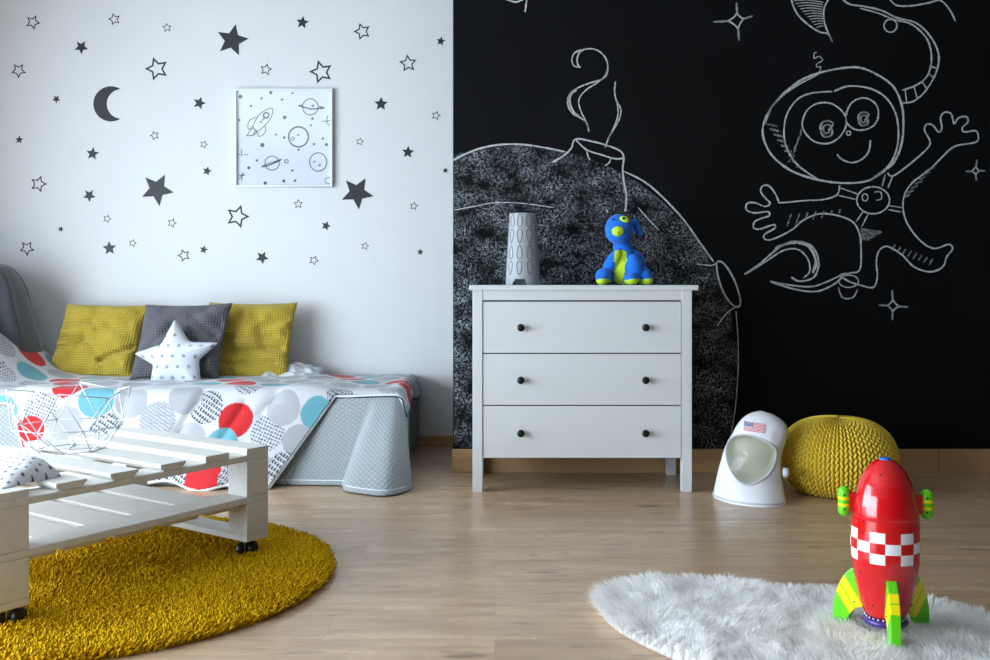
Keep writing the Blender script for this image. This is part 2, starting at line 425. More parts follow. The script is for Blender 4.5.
STARS = [
 (32.9,22.3,7.8,'o',25,'outlined black star sticker in the top left corner of the white wall'),
 (114.4,19.3,6.5,'o',-15,'outlined black star sticker near the wall top, right above the solid star over the moon'),
 (167,27.7,5,'o',-5,'small outlined black star sticker above the large bold outlined star beside the moon'),
 (81.3,47.2,7.2,'s',34,'medium solid black star sticker above left of the crescent moon sticker'),
 (18.6,70.5,7.9,'o',36,'outlined black star sticker at far left of the wall, higher than the moon'),
 (156.9,68.8,12.3,'o',-18,'large bold outlined black star sticker up right of the crescent moon'),
 (56.4,99.1,4.4,'s',36,'tiny solid black star sticker directly left of the crescent moon'),
 (199.4,103.1,6.7,'s',18,'medium solid black star sticker left of the upper half of the framed print'),
 (19.3,139.8,4.3,'s',5,'tiny solid black star sticker at far left of the wall, lower than the moon'),
 (154.6,135.5,5,'o',-18,'small outlined black star sticker above the large solid star left of the framed print'),
 (203.9,144.5,4.3,'o',20,'small outlined black star sticker left of the middle of the framed print'),
 (232.3,40.3,16.6,'s',12,'large solid black star sticker high on the wall above the framed print'),
 (302.4,22.5,6.7,'s',8,'medium solid black star sticker at the top, above the right half of the framed print'),
 (362.3,31.5,9,'o',-18,'outlined black star sticker at the top, right of the solid star above the print'),
 (266,69.6,6.5,'o',12,'small outlined black star sticker just over the left half of the framed print'),
 (321.3,72,12.3,'o',-16,"large bold outlined black star sticker over the framed print's top right corner"),
 (408.1,63.5,9.2,'o',-6,'outlined black star sticker below left of the small solid star near the black wall top'),
 (440.8,41.2,4.8,'s',10,'small solid black star sticker high up close to the black wall'),
 (381,104,7.2,'s',2,'medium solid black star sticker right of the upper half of the framed print'),
 (436,115.6,5,'o',15,"small outlined black star sticker close to the black wall, level with the print's upper half"),
 (359.9,141.6,4.3,'o',10,'small outlined black star sticker above the large solid star right of the print'),
 (407.9,152.2,6.5,'s',5,'medium solid black star sticker up right of the large solid star right of the print'),
 (92.6,153.7,6.7,'s',8,'medium solid black star sticker under the moon, upper of two solid ones'),
 (38.5,184,8.8,'o',18,'outlined black star sticker at left, beside the two solid stars under the moon'),
 (89.3,195.5,6.7,'s',34,'medium solid black star sticker under the moon, lower of two solid ones'),
 (107.1,218.8,4.5,'o',20,'small outlined black star sticker between two medium solid stars under the moon'),
 (60.8,229.1,3.2,'s',15,'tiniest solid black star sticker, low at left between outlined stars'),
 (27,248.2,8,'o',34,'outlined black star sticker low at far left, just above the dark grey throw'),
 (157.2,189.5,16.9,'s',28,'large solid black star sticker left of the framed print'),
 (207,171.1,4.9,'s',15,"small solid black star sticker between a large solid star and the print's lower left corner"),
 (172,223,5,'o',20,'small outlined black star sticker just below the large solid star left of the print'),
 (109.5,248.2,7.2,'s',-4,'medium solid black star sticker above the left yellow cushion'),
 (132.7,243.2,4.3,'o',15,'small outlined black star sticker right of the solid star above the left yellow cushion'),
 (184,255.4,6.8,'o',-20,'outlined black star sticker above the dark grey cushion'),
 (203.7,249.6,4.4,'s',15,'small solid black star sticker above the dark grey cushion'),
 (237.5,216.5,12.3,'o',18,"large bold outlined black star sticker under the framed print's bottom left corner"),
 (298.3,204,5,'o',0,'small outlined black star sticker just under the right half of the framed print'),
 (326,225.8,5,'s',20,'small solid black star sticker below left of the large solid star right of the print'),
 (262.2,257.5,6.8,'s',30,'medium solid black star sticker above the right yellow cushion'),
 (313.8,260.4,5.2,'o',25,'small outlined black star sticker low on the wall, right of the right yellow cushion'),
 (365,246,4.3,'o',12,'small outlined black star sticker below the large solid star right of the print'),
 (420.2,252,3.5,'s',5,'tiny solid black star sticker close to the black wall, lowest of those there'),
 (357.2,192.8,16.9,'s',30,"large solid black star sticker beside the framed print's bottom right corner"),
 (413.9,206.1,4.5,'o',10,'small outlined black star sticker right of the large solid star, toward the black wall'),
 (445.5,170.5,3.3,'s',10,"tiny solid black star sticker almost touching the black wall, level with the print's bottom"),
]
for px, py, R, k, rot, lab in STARS:
    o = link('star_sticker', sticker_mesh(k, R*UPX, rot), M['sticker'])
    p = P(px, py, YB); o.location = (p[0], YB, p[2]); tag(o, lab, 'sticker', 'star stickers on the white wall')
mb = MB(); R1, R2, dx = 17.6*UPX, 14.8*UPX, 10.6*UPX
al = math.acos((dx*dx+R1*R1-R2*R2)/(2*dx*R1)); be = math.acos((R2*R2-R1*R1-dx*dx)/(2*dx*R1)) if False else None
poly_o = [(R1*math.cos(t), R1*math.sin(t)) for t in np.linspace(al, 2*PI-al, 40)]
be = math.atan2(R1*math.sin(al), R1*math.cos(al)-dx)
poly_i = [(dx+R2*math.cos(t), R2*math.sin(t)) for t in np.linspace(2*PI-be, be, 40)]
n = 40; vs = []
for y in (-.0012, 0): vs += [(x, y, z) for x, z in poly_o] + [(x, y, z) for x, z in poly_i[::-1][::-1]]
fs = []
for k in range(n-1):
    a0, a1 = k, k+1; b0, b1 = n+(n-1-k), n+(n-2-k)
    fs += [(a0, a1, b1, b0), (2*n+a1, 2*n+a0, 2*n+b0, 2*n+b1), (a0, 2*n+a0, 2*n+a1, a1), (b0, b1, 2*n+b1, 2*n+b0)]
mb.add(vs, fs); o = mb.build('moon_sticker', M['sticker']); p = P(111, 103.9, YB); o.location = (p[0], YB, p[2])
tag(o, 'black crescent moon sticker among the star stickers on the white wall', 'sticker')

# ------------------------------------------------------------------ strokes
def smooth(pts, n=6, closed=False):
    pts = [Vector((p[0], p[1])) for p in pts]
    if len(pts) < 3:
        return [pts[0].lerp(pts[-1], i/n) for i in range(n+1)]
    out = []; m = len(pts)
    for i in range(m if closed else m-1):
        if closed: p0, p1, p2, p3 = pts[i-1], pts[i], pts[(i+1) % m], pts[(i+2) % m]
        else: p0, p1, p2, p3 = pts[max(i-1, 0)], pts[i], pts[i+1], pts[min(i+2, m-1)]
        for k in range(n):
            t = k/n
            out.append(.5*((2*p1)+(p2-p0)*t+(2*p0-5*p1+4*p2-p3)*t*t+(3*p1-p0-3*p2+p3)*t**3))
    out.append(pts[0] if closed else pts[-1]); return out
def ribbon(mb, pts, w, Y, to3, thick=.0006, jit=.25):
    """flat stroke lying on a wall: pts in px -> strip of real width w (m)"""
    q = [to3(p) for p in pts]; m = len(q); vs = []; fs = []
    for i, p in enumerate(q):
        d = Vector(q[min(i+1, m-1)])-Vector(q[max(i-1, 0)])
        d = Vector((d[0], d[1])); d = d.normalized() if d.length > 1e-9 else Vector((1, 0))
        ww = w*.5*(1+random.uniform(-jit, jit))*(.55 if i in (0, m-1) else 1)
        nx, nz = -d[1]*ww, d[0]*ww
        for y in (Y-thick, Y): vs += [(p[0]+nx, y, p[1]+nz), (p[0]-nx, y, p[1]-nz)]
    for i in range(m-1):
        a0 = 4*i; b0 = a0+4
        fs += [(a0, a0+1, b0+1, b0), (a0+2, b0+2, b0+3, a0+3), (a0, b0, b0+2, a0+2), (a0+1, a0+3, b0+3, b0+1)]
    mb.add(vs, fs)
def to_wall(ox, oy, sc, Y):
    def f(p):
        q = P(ox+p[0]/sc, oy+p[1]/sc, Y); return (q[0], q[2])
    return f
CH = YBLK/F
YC = YBLK-.0006
A_ = to_wall(730, 40, 2.446, YBLK); B_ = to_wall(700, 0, 3.414, YBLK); C_ = to_wall(450, 130, 3.3, YBLK)
D_ = to_wall(540, 0, 4.4, YBLK); I_ = to_wall(0, 0, 1, YBLK)
def strokes(name, label, items, parent=wall_black, m='chalk', yoff=0):
    mb = MB()
    for to3, pts, w, *cl in items:
        ribbon(mb, smooth(pts, 6, bool(cl and cl[0])), w*CH, YC-yoff, to3)
    o = mb.build(name, M[m], parent, fix=False)
    if label: o['label'] = label
    return o
def ell(cx, cy, rx, ry, n=14): return [(cx+rx*math.cos(2*PI*k/n), cy+ry*math.sin(2*PI*k/n)) for k in range(n)]
def scrib(cx, cy, r, turns=4):
    return [(cx+r*(.25+.75*((k % 24)/24))*math.cos(k*.52)*(.9+.15*math.sin(k)), cy+r*(.25+.75*((k % 24)/24))*math.sin(k*.52)) for k in range(12*turns)]
ast = [
 (A_, [(80,215),(95,175),(130,132),(180,95),(240,75),(310,67),(360,85),(400,115),(420,160),(424,210),(418,260),(400,300),(370,325),(335,345),(280,350),(215,342),(150,320),(105,285),(85,250)], 2.0, True),
 (A_, [(84,205),(105,160),(150,120),(215,84)], 1.8),
 (A_, [(250,126),(200,130),(165,145),(140,180),(132,220),(137,260),(160,300),(190,325),(215,340)], 1.5),
 (A_, [(255,125),(290,113),(340,118),(380,140),(405,180),(412,230),(405,275),(385,310),(340,345)], 1.6),
 (A_, [(283,190),(270,170),(245,155),(215,155),(190,170),(178,195),(178,215),(190,235),(210,250),(240,253),(265,240),(282,215)], 1.5, True),
 (A_, [(283,190),(290,165),(305,148),(330,142),(355,155),(363,180),(355,205),(335,218),(310,220),(290,208)], 1.5, True),
 (A_, scrib(237,220,24), 1.4), (A_, scrib(327,195,20), 1.4), (A_, ell(290,228,5,5,8), 1.1, True),
 (A_, [(262,280),(275,293),(300,300),(325,290),(340,270),(343,245)], 1.5),
 (A_, [(218,78),(222,66),(212,66),(213,58),(226,50),(218,40),(206,45),(206,33),(212,30)], .9),
 (A_, [(268,355),(262,378),(230,390),(180,393),(125,398),(118,392),(110,375),(95,357),(80,357),(75,370),(85,385),(98,400),(85,407),(60,398),(42,400),(40,415),(60,423),(92,420),(95,430),(75,437),(60,445),(58,460),(75,462),(105,452),(110,460),(85,475),(85,487),(105,487),(150,465),(180,440),(220,425),(265,430),(300,445),(315,470),(320,500),(318,560),(295,570),(270,575),(290,590),(320,600),(350,605),(360,580),(358,540),(365,515),(385,505),(420,525),(450,555),(490,567),(520,555),(530,530),(544,512),(535,500),(500,510),(470,495),(440,460),(425,425),(425,385),(445,350),(490,315),(520,285),(550,260),(600,250),(607,235),(600,222),(575,225),(568,220),(570,212),(582,200),(578,188),(560,190),(548,205),(545,195),(540,180),(525,177),(515,190),(518,215),(510,225),(495,208),(480,207),(476,222),(488,245),(485,262),(450,295),(400,332),(385,325)], 1.5),
 (A_, ell(350,392,40,33), 1.4, True), (A_, ell(330,385,7,9,8), 1, True), (A_, [(352,372),(368,372),(370,388),(358,392)], 1),
 (A_, [(270,362),(315,378)], 1.1), (A_, [(264,380),(308,390)], 1.1), (A_, [(380,328),(372,358)], 1.1), (A_, [(398,333),(386,362)], 1.1),
 (A_, [(388,405),(420,410)], 1.1), (A_, [(387,415),(419,421)], 1.1), (A_, [(325,420),(308,445)], 1.1), (A_, [(338,425),(322,457)], 1.1),
 (A_, ell(290,590,24,15), 1.1, True), (A_, [(265,605),(275,630),(300,630),(312,610)], 1.1),
 (B_, [(480,-8),(510,14),(560,22),(620,36),(670,60),(740,80),(790,130),(815,190),(805,250),(770,310),(730,345),(690,352)], 1.6),
 (B_, [(545,28),(605,44),(660,66),(720,82),(765,120),(785,160),(790,210),(775,260),(740,290),(690,308)], 1.5),
 (B_, ell(650,88,22,22), 1.4, True),
 (B_, [(700,306),(705,347)], 1.1), (B_, [(730,295),(742,338)], 1.1), (B_, [(757,278),(775,304)], 1.1), (B_, [(778,250),(800,268)], 1.1), (B_, [(786,225),(810,235)], 1.1),
]
strokes('chalk_astronaut', 'white chalk drawing of a smiling astronaut with outspread arms on the black wall', ast)
def hatch(to3, segs, w): return [(to3, s, w) for s in segs]
sh = []
for k in range(9):
    t = k/8; sh.append((A_, [(88+t*72, 205+t*105), (118+t*52, 212+t*98)], 2.2))
for k in range(7): sh.append((A_, [(140+k*21, 455-k*5), (150+k*20, 425-k*2)], 1.6))
for k in range(7): sh.append((A_, [(425+k*9, 385-k*11), (440+k*10, 378-k*11)], 2.0))
for k in range(8): sh.append((A_, [(395+k*13, 515+k*5), (405+k*13, 500+k*5)], 1.8))
for k in range(6): sh.append((A_, [(318, 462+k*5), (372-k*6, 470+k*4)], 1.8))
for k in range(5): sh.append((A_, [(140+k*8, 300-k*16), (158+k*4, 282-k*16)], 1.8))
strokes('chalk_shading', None, sh, m='chalk_soft')
strokes('chalk_flames', 'curved white chalk flames trailing behind the chalk astronaut', [
 (A_, [(35,573),(70,550),(110,515),(145,495),(180,495),(205,510),(217,545),(205,580),(170,590),(150,580)], 1.7),
 (A_, [(40,572),(90,540),(130,515),(165,512),(190,535),(195,565),(180,582)], 1.4),
 (A_, [(110,510),(150,496),(190,503),(210,540),(202,570)], 2.6),
 (A_, [(98,590),(150,600),(200,603),(240,590),(275,573)], 1.4), (A_, [(100,592),(160,610),(210,615),(250,600),(275,580)], 1.6)])
strokes('chalk_line', 'white chalk line of a hose curling along the top of the black wall', [
 (B_, [(645,-6),(670,18),(720,20),(780,10),(820,2),(850,30),(872,72)], 1.5)])
lf = [(B_, [(308,-10),(330,45),(370,85),(410,110),(435,115),(452,143)], 1.5), (B_, [(452,143),(432,100),(422,60),(425,25),(440,-6)], 1.5)]
for k in range(11): lf.append((B_, [(318+k*8, 4+k*9), (360+k*5, 0+k*9), (421, 8+k*8)], .8))
strokes('chalk_leaf', 'hatched white chalk tail tip at the top of the black wall', lf)
def cstar(to3, c, tips, k=.34):
    out = []
    for i in range(4):
        a_, b_ = tips[i], tips[(i+1) % 4]
        m_ = (c[0]+((a_[0]+b_[0])/2-c[0])*k, c[1]+((a_[1]+b_[1])/2-c[1])*k)
        qa, qb = [(c[0]+(p[0]-c[0])*.46, c[1]+(p[1]-c[1])*.46) for p in (a_, b_)]; out.append((to3, [a_, qa, m_, qb, b_], 1.4))
    return out
strokes('chalk_star', 'four-pointed white chalk star at the top between the smoke and the astronaut', cstar(B_, (128,70), [(124,8),(180,55),(133,140),(45,75)]))
strokes('chalk_star', "small four-pointed white chalk star under the astronaut's raised hand", cstar(A_, (600,320), [(604,293),(624,320),(603,344),(576,322)], .34))
strokes('chalk_star', "four-pointed white chalk star below the astronaut's feet", cstar(I_, (893,306), [(892,290),(908,307),(892,320),(879,305)], .34))
strokes('chalk_star', 'cut-off white chalk star at the very top edge above the smoke', [(I_, [(503,-2),(516,2),(527,-3)], 1.5), (I_, [(527,-3),(526,5),(525,12)], 1.5)])
strokes('chalk_smoke', 'two wavy white chalk smoke plumes above the chalk crater', [
 (D_, [(178,298),(165,280),(165,250),(180,225),(210,215),(250,220),(285,250),(298,290),(292,330),(270,350),(220,365),(170,385),(135,410),(122,440),(125,470),(145,500),(180,520),(205,540),(215,580)], 1.4),
 (D_, [(175,295),(150,290),(140,265),(150,235),(180,218)], 1.1), (D_, [(297,305),(285,335),(250,365),(210,390),(180,420),(170,450),(180,490),(200,530),(213,565)], 1.3),
 (D_, [(160,395),(135,420),(132,455),(150,495),(175,515)], 2.0), (D_, [(150,400),(127,435),(135,475)], 1.5),
 (D_, [(332,358),(328,400),(335,440),(355,480),(350,520),(330,560),(305,600),(287,650)], 1.3), (D_, [(335,440),(343,480),(340,520),(320,570),(300,610)], 1.1)])
strokes('chalk_moon_outline', 'white chalk outline of a large cratered moon behind the white dresser', [
 (C_, [(10,100),(60,75),(110,58),(170,48),(240,48),(310,58),(380,72)], 1.6), (C_, [(338,107),(375,85),(400,60),(415,30),(470,38),(515,50),(560,68),(573,90),(570,130),(575,180),(582,220),(578,270)], 1.6),
 (C_, [(415,32),(450,65),(500,82),(545,95),(573,93)], 1.5), (C_, [(450,65),(455,85),(462,98)], 1.2), (C_, [(530,95),(525,108),(512,118)], 1.2),
 (C_, [(575,137),(640,170),(700,220),(770,295),(820,365),(870,435)], 1.6), (C_, [(880,440),(895,435),(915,455),(940,500),(958,560),(950,585),(925,570),(900,530),(885,485)], 1.6, True),
 (C_, [(815,442),(860,447),(880,440)], 1.4), (I_, [(740,305),(728,312),(717,326)], 1.2), (I_, [(736,311),(738,340),(738,370),(735,410),(728,450)], 1.0),
 (C_, [(12,265),(80,252),(150,240),(240,242),(340,256)], .7), (C_, [(620,255),(660,300),(690,330)], .9), (C_, [(515,262),(522,275)], .9)])
# rubbed chalk inside the moon
mb = MB(); cx_, cy_, R_ = 515, 369, 223
tt = np.linspace(math.radians(-106.3), math.radians(21.5), 60)
poly = [(cx_+R_*math.cos(t), cy_+R_*math.sin(t)) for t in tt] + [(722.5, 449.8), (454, 449.8)]
p3 = [I_(p) for p in poly]
mb.prism([(p[0], p[1]) for p in p3], YC-.0002, YC+.0005)
o = mb.build('chalk_moon_texture', M['chalk_fill'], wall_black); o['label'] = 'rubbed white chalk filling of the large moon on the black wall'

# ------------------------------------------------------------------ framed print
FD = .032; yf = YB-FD
x0, z1 = P(234.2, 88.5, yf)[0], P(0, 88.5, yf)[2]; x1, z0 = P(332.2, 0, yf)[0], P(0, 186.8, yf)[2]
fr = thing('picture_frame', 'square white framed space print with a rocket and planets under glass on the white wall', 'picture frame', ((x0+x1)/2, YB, (z0+z1)/2))
W_, H_ = x1-x0, z1-z0; b = .012
mb = MB()
mb.box((-W_/2+b/2, -FD/2, 0), (b, FD, H_)); mb.box((W_/2-b/2, -FD/2, 0), (b, FD, H_))
mb.box((0, -FD/2, H_/2-b/2), (W_-2*b, FD, b)); mb.box((0, -FD/2, -H_/2+b/2), (W_-2*b, FD, b))
mb.build('frame', M['frame'], fr, bevel=.0015)
mb = MB(); mb.box((0, -.012, 0), (W_-2*b, .006, H_-2*b)); pr = mb.build('print', M['print'], fr)
def to_pr(p): return ((p[0]-330)/545*W_, -(p[1]-335)/560*H_)
mb = MB()
def ink(pts, w=1.2, cl=False): ribbon(mb, smooth(pts, 6, cl), w*UPX*.7, -.0153, to_pr, .0003, .1)
drawing = lambda nm: (mb.build(nm, M['ink'], pr, fix=False), mb.v.clear(), mb.f.clear(), mb.mi.clear())
ink([(265,165),(230,175),(190,205),(165,250),(160,275),(185,295),(210,275),(245,240),(265,200)], 1.2, True)
ink(ell(232,205,15,15), 2.2, True); ink(ell(216,228,5,5,8), 1, True); ink(ell(203,243,5,5,8), 1, True)
ink([(175,215),(140,235),(130,260),(135,285),(160,265)]); ink([(225,265),(230,290),(215,315),(190,325),(185,300)])
ink([(160,275),(140,295),(125,325)]); ink([(172,285),(160,315),(150,325)]); ink([(180,292),(165,320)]); ink([(120,322),(160,318),(185,296)])
drawing('rocket_drawing')
ink(ell(478,157,43,46), 1.4, True); ink([(410,150),(440,158),(480,168),(530,166),(555,163),(525,155)], 2); ink([(410,150),(440,146)], 1.6); ink(ell(492,150,5,5,8), 1.3, True)
drawing('planet_drawing')
ink(ell(412,328,55,57,20), 2.2, True); ink(ell(380,338,9,9,8), 1.2, True); ink(ell(410,318,5,5,8), 1, True)
drawing('planet_drawing')
ink(ell(265,478,40,40), 1.3, True); ink([(205,500),(240,492),(280,475),(320,455)], 2); ink([(208,495),(250,478),(310,460)], 1.2); ink(ell(345,468,10,10,8), 1.3, True)
drawing('planet_drawing')
ink(ell(522,472,48,52,18), 1.4, True); ink(ell(500,470,4,4,8), 1, True); ink(ell(530,490,5,5,8), 1, True); drawing('planet_drawing'); ink(ell(578,578,18,18), 1, True)
for (x, y) in [(75,430),(120,430)]: ink([(x-12,y),(x+12,y)])
ink([(95,400),(96,440)]); ink([(80,548),(115,548)]); ink([(98,530),(96,580)]); ink([(80,570),(112,535)]); ink([(575,205),(570,240),(585,265)]); ink([(540,240),(600,235)])
for (x, y, r) in [(88,98,9),(257,75,7),(205,108,4),(320,115,4),(82,232,4),(335,217,8),(490,224,5),(210,375,10),(333,332,5),(287,315,3),(568,372,6),(135,505,6),(180,463,4),(226,592,7),(330,580,6),(393,578,5),(587,62,6),(548,338,4),(498,370,4),(412,402,4),(378,520,4),(482,262,3),(147,152,4),(378,78,3)]:
    ink(ell(x, y, r*.5, r*.5, 8), 1.5+r*.2, True)
drawing('star_pattern')
mb = MB(); mb.box((0, -.0215, 0), (W_-2*b, .002, H_-2*b)); mb.build('glass', M['glass'], fr)

# ------------------------------------------------------------------ dresser
DF = 4.575; DB = 5.045
def dx_(px): return (px-CX)/F*DF
def dz_(py): return HC-(py-HY)/F*DF
dr = thing('dresser', 'white three-drawer dresser with black knobs standing against the black chalkboard wall', 'dresser', ((dx_(469.2)+dx_(698.3))/2, (DF+DB)/2, 0))
ox, oy = dr.location.x, dr.location.y
def dbox(mb, xa, xb, ya, yb, za, zb, mi=0): mb.box(((xa+xb)/2-ox, (ya+yb)/2-oy, (za+zb)/2), (xb-xa, yb-ya, zb-za), mi=mi)
mb = MB(); dbox(mb, dx_(469.2), dx_(698.3), DF, DB, dz_(290.2), dz_(285.2)); mb.build('top', M['dresser'], dr, bevel=.002)
f1 = DF+.012
LX0, LX1, RX0, RX1 = dx_(472.5), dx_(482.4), dx_(682.4), dx_(692.4)
lz = dz_(290.2)
for xa, xb in ((LX0, LX1), (RX0, RX1)):
    mb = MB(); dbox(mb, xa, xb, f1, f1+.045, 0, lz); mb.build('leg', M['dresser'], dr, bevel=.0015)
    mb = MB(); dbox(mb, xa, xb, DB-.055, DB-.01, 0, lz); mb.build('leg', M['dresser'], dr, bevel=.0015)
mb = MB()
dbox(mb, LX0+.006, LX0+.022, f1+.045, DB-.055, .16, lz); dbox(mb, RX1-.022, RX1-.006, f1+.045, DB-.055, .16, lz)
dbox(mb, LX1, RX0, DB-.03, DB-.022, .16, lz)
mb.build('side_panel', M['dresser'], dr)
mb = MB(); dbox(mb, LX1, RX0, f1+.002, f1+.022, dz_(300.2), lz); mb.build('top_rail', M['dresser'], dr)
mb = MB(); dbox(mb, LX1, RX0, f1+.03, f1+.05, .165, dz_(300)); dbox(mb, LX1, RX0, f1+.05, DB-.03, .165, .18); mb.build('carcass', M['gap'], dr)
rows = [(301.8, 353.1, 327.6), (354.3, 405.3, 380.2), (406.5, 458.5, 433.2)]
for (ya, yb, yk) in rows:
    mb = MB(); dbox(mb, dx_(483.2), dx_(681.6), f1+.004, f1+.030, dz_(yb), dz_(ya)); d = mb.build('drawer', M['dresser'], dr, bevel=.0012)
    for xk in (520.8, 645.6):
        k = MB(); k.lathe([(.008, .0), (.007, -.012), (.012, -.016), (.0178, -.022), (.0178, -.028), (.014, -.031), (.0, -.0315)], 24, (dx_(xk)-ox, f1+.004-oy, dz_(yk)), 'y', cap=False)
        ko = k.build('knob', M['knob'], d, smooth=True); ko['label'] = 'round black knob'

# ------------------------------------------------------------------ grey carved lantern on dresser
ZD = dz_(285.2)
lx = P(522.8, 0, 4.78)[0]
ln = thing('lantern', 'grey tapered ceramic lantern with teardrop grooves standing on the left of the dresser', 'lantern', (lx, 4.78, ZD))
Hl = .352; r0, r1 = .0845, .064
def rl(z): return r0+(r1-r0)*z/Hl
NU, NV = 120, 36
U, V_ = np.meshgrid(np.arange(NU)/NU*2*PI, np.linspace(0, Hl, NV+1), indexing='ij')
def lantern_shell(dr_, flip):
    R = rl(V_)-dr_
    return np.stack([R*np.cos(U), R*np.sin(U), V_], -1).reshape(-1, 3)
def cut(u, z):
    for c0 in (-1.80, .3, 2.4):
        d = abs((u-c0+PI) % (2*PI)-PI); 
        if z < .027 and d < .50-.20*z/.027: return True
    return False
Vo = lantern_shell(0, 0); Vi = lantern_shell(.006, 1); n_ = len(Vo); fs = []
for i in range(NU):
    i2 = (i+1) % NU
    for j in range(NV):
        u = (i+.5)/NU*2*PI; z = (j+.5)*Hl/NV
        if cut(u, z): continue
        q = (i*(NV+1)+j, i2*(NV+1)+j, i2*(NV+1)+j+1, i*(NV+1)+j+1)
        fs.append(q); fs.append(tuple(n_+k for k in q[::-1]))
    t0, t1 = i*(NV+1)+NV, i2*(NV+1)+NV
    fs.append((t0, t1, n_+t1, n_+t0))
me = bpy.data.meshes.new('body'); me.from_pydata(np.vstack([Vo, Vi]).tolist(), [], fs); me.update()
bo = link('body', me, M['ceramic'], ln); autosmooth(bo, 40)
mb = MB()
for row in range(4):
    zc = .045+.078*row+.0385
    for c_ in range(10):
        t0 = -1.83+2*PI*c_/10; up = 1 if row % 2 else -1
        loop = []
        for k in range(20):
            t = 2*PI*k/20; s_ = math.sin(t); wv = .0118*(1-.42*s_*up)*math.cos(t)
            z = zc+.0335*s_; r = rl(z)+.0005; ang = t0+wv/r
            loop.append((r*math.cos(ang), r*math.sin(ang), z))
        mb.tube(loop, .0022, 6, True)
mb.build('teardrop_groove', M['ceramic2'], ln, smooth=True)

# ------------------------------------------------------------------ plush dog on dresser
pd = 4.79; u_ = pd/F
pdx = P(622, 0, pd)[0]
dog = thing('plush_dog', 'blue and lime green plush dog sitting on the right of the dresser top', 'plush toy', (pdx, pd, ZD))
def bl(mb, px, py, rx, rz, ry=None, y=0, rot=0):
    mb.ellipsoid(((px-622)*u_, y, (285.2-py)*u_), (rx*u_, (ry or rx)*u_, rz*u_), 28, 18, Matrix.Rotation(rot, 3, 'Y'))
mb = MB()
bl(mb, 618.5, 229.5, 14, 15.5, 14, -.02); bl(mb, 622, 247, 9, 10, 9); bl(mb, 624, 256, 11, 14, 11); bl(mb, 625, 268, 16, 17, 15)
bl(mb, 617, 233, 12.5, 11, 13, -.04)
bl(mb, 611, 262, 6.5, 15, 7, -.045, .55); bl(mb, 633, 268, 8, 14, 8, -.06, -.15); bl(mb, 602, 276, 8, 8, 11, -.06); bl(mb, 629, 279, 7.5, 6, 9, -.085)
bl(mb, 643, 276, 8, 9, 12, -.03); bl(mb, 600, 280, 5.8, 5, 9, -.085); bl(mb, 645, 280, 6, 5, 9, -.06); bl(mb, 636, 262, 9, 14, 9, 0, -.5)
bl(mb, 638.5, 229, 4, 8, 6, .02, -.45); bl(mb, 635, 222, 4, 4, 5, .01);
tmp = mb.build('body', None, fix=False)
rm = tmp.modifiers.new('r', 'REMESH'); rm.mode = 'VOXEL'; rm.voxel_size = .0042
sm_ = tmp.modifiers.new('s', 'SMOOTH'); sm_.iterations = 5; sm_.factor = .5
dg = bpy.context.evaluated_depsgraph_get(); me = bpy.data.meshes.new_from_object(tmp.evaluated_get(dg))
bpy.data.objects.remove(tmp)
minz = min(v.co.z for v in me.vertices)
for v in me.vertices: v.co.z -= minz
for p_ in me.polygons:
    c_ = p_.center; X_ = 622+c_.x/u_; Z_ = 285.2-c_.z/u_; mi = 0
    if p_.normal.y < .25:
        top = 250+((X_-618.5)/7)**2*3
        wv = 5.2+1.5*math.sin((Z_-250)/7)-(1.2 if 262 < Z_ < 270 else 0)
        if Z_ > top and abs(X_-(619-(Z_-250)*.05)) < wv and c_.y < .0: mi = 1
    for fx, fw in ((600, 7.5), (630, 8), (645, 7.5)):
        if Z_ > 278.8 and abs(X_-fx) < fw and Z_ > 278.8+(X_-fx)*(-.18): mi = 1
    p_.material_index = mi
me.polygons.foreach_set('use_smooth', [True]*len(me.polygons))
bo = link('body', me, [M['blue'], M['lime']], dog)
mb = MB(); bl(mb, 615.5, 232.5, 6, 5, 4, -.098); mb.build('muzzle', M['lime'], dog, True)['label'] = 'lime green muzzle'
mb = MB(); bl(mb, 622.5, 220.5, 5.0, 3.3, 3, -.072, .35); mb.build('eye_patch', M['lime'], dog, True)['label'] = 'lime eye patch'
for ex_, ey_, er_, ew_ in ((621.3, 219.6, 1.5, -.087), (611.3, 220.5, 1.3, -.083)): mb = MB(); bl(mb, ex_, ey_, er_, er_*.95, 1.2, ew_); mb.build('eye', M['dark_stitch'], dog, True)
mb = MB(); mb.tube([((615.5-622)*u_, -.1185, (285.2-y)*u_) for y in (233, 235, 237)], .0012, 6); mb.build('mouth', M['dark_stitch'], dog)

# ------------------------------------------------------------------ bed
BX0, BX1, BY0, BY1, BZ = -3.05, -.475, 4.90, 5.845, .398
bed = thing('bed', 'low single bed along the white wall, covered by grey quilt and dotted duvet', 'bed', ((BX0+BX1)/2, (BY0+BY1)/2, 0))
bx, by = bed.location.x, bed.location.y
mb = MB(); mb.box((0, 0, .12), (BX1-BX0-.06, BY1-BY0-.06, .20)); mb.build('base', M['bedwood'], bed, bevel=.01)
mb = MB(); mb.box((0, 0, .30), (BX1-BX0-.04, BY1-BY0-.04, .17)); mb.build('mattress', M['linen'], bed, bevel=.04)
mb = MB()
hx = BX0-.03-bx
mb.prism([(hx-.03, 0), (hx+.03, 0), (hx+.03, .9), (hx-.03, .9)], -(BY1-BY0)/2, (BY1-BY0)/2); mb.build('headboard', M['bedwood'], bed, bevel=.01)

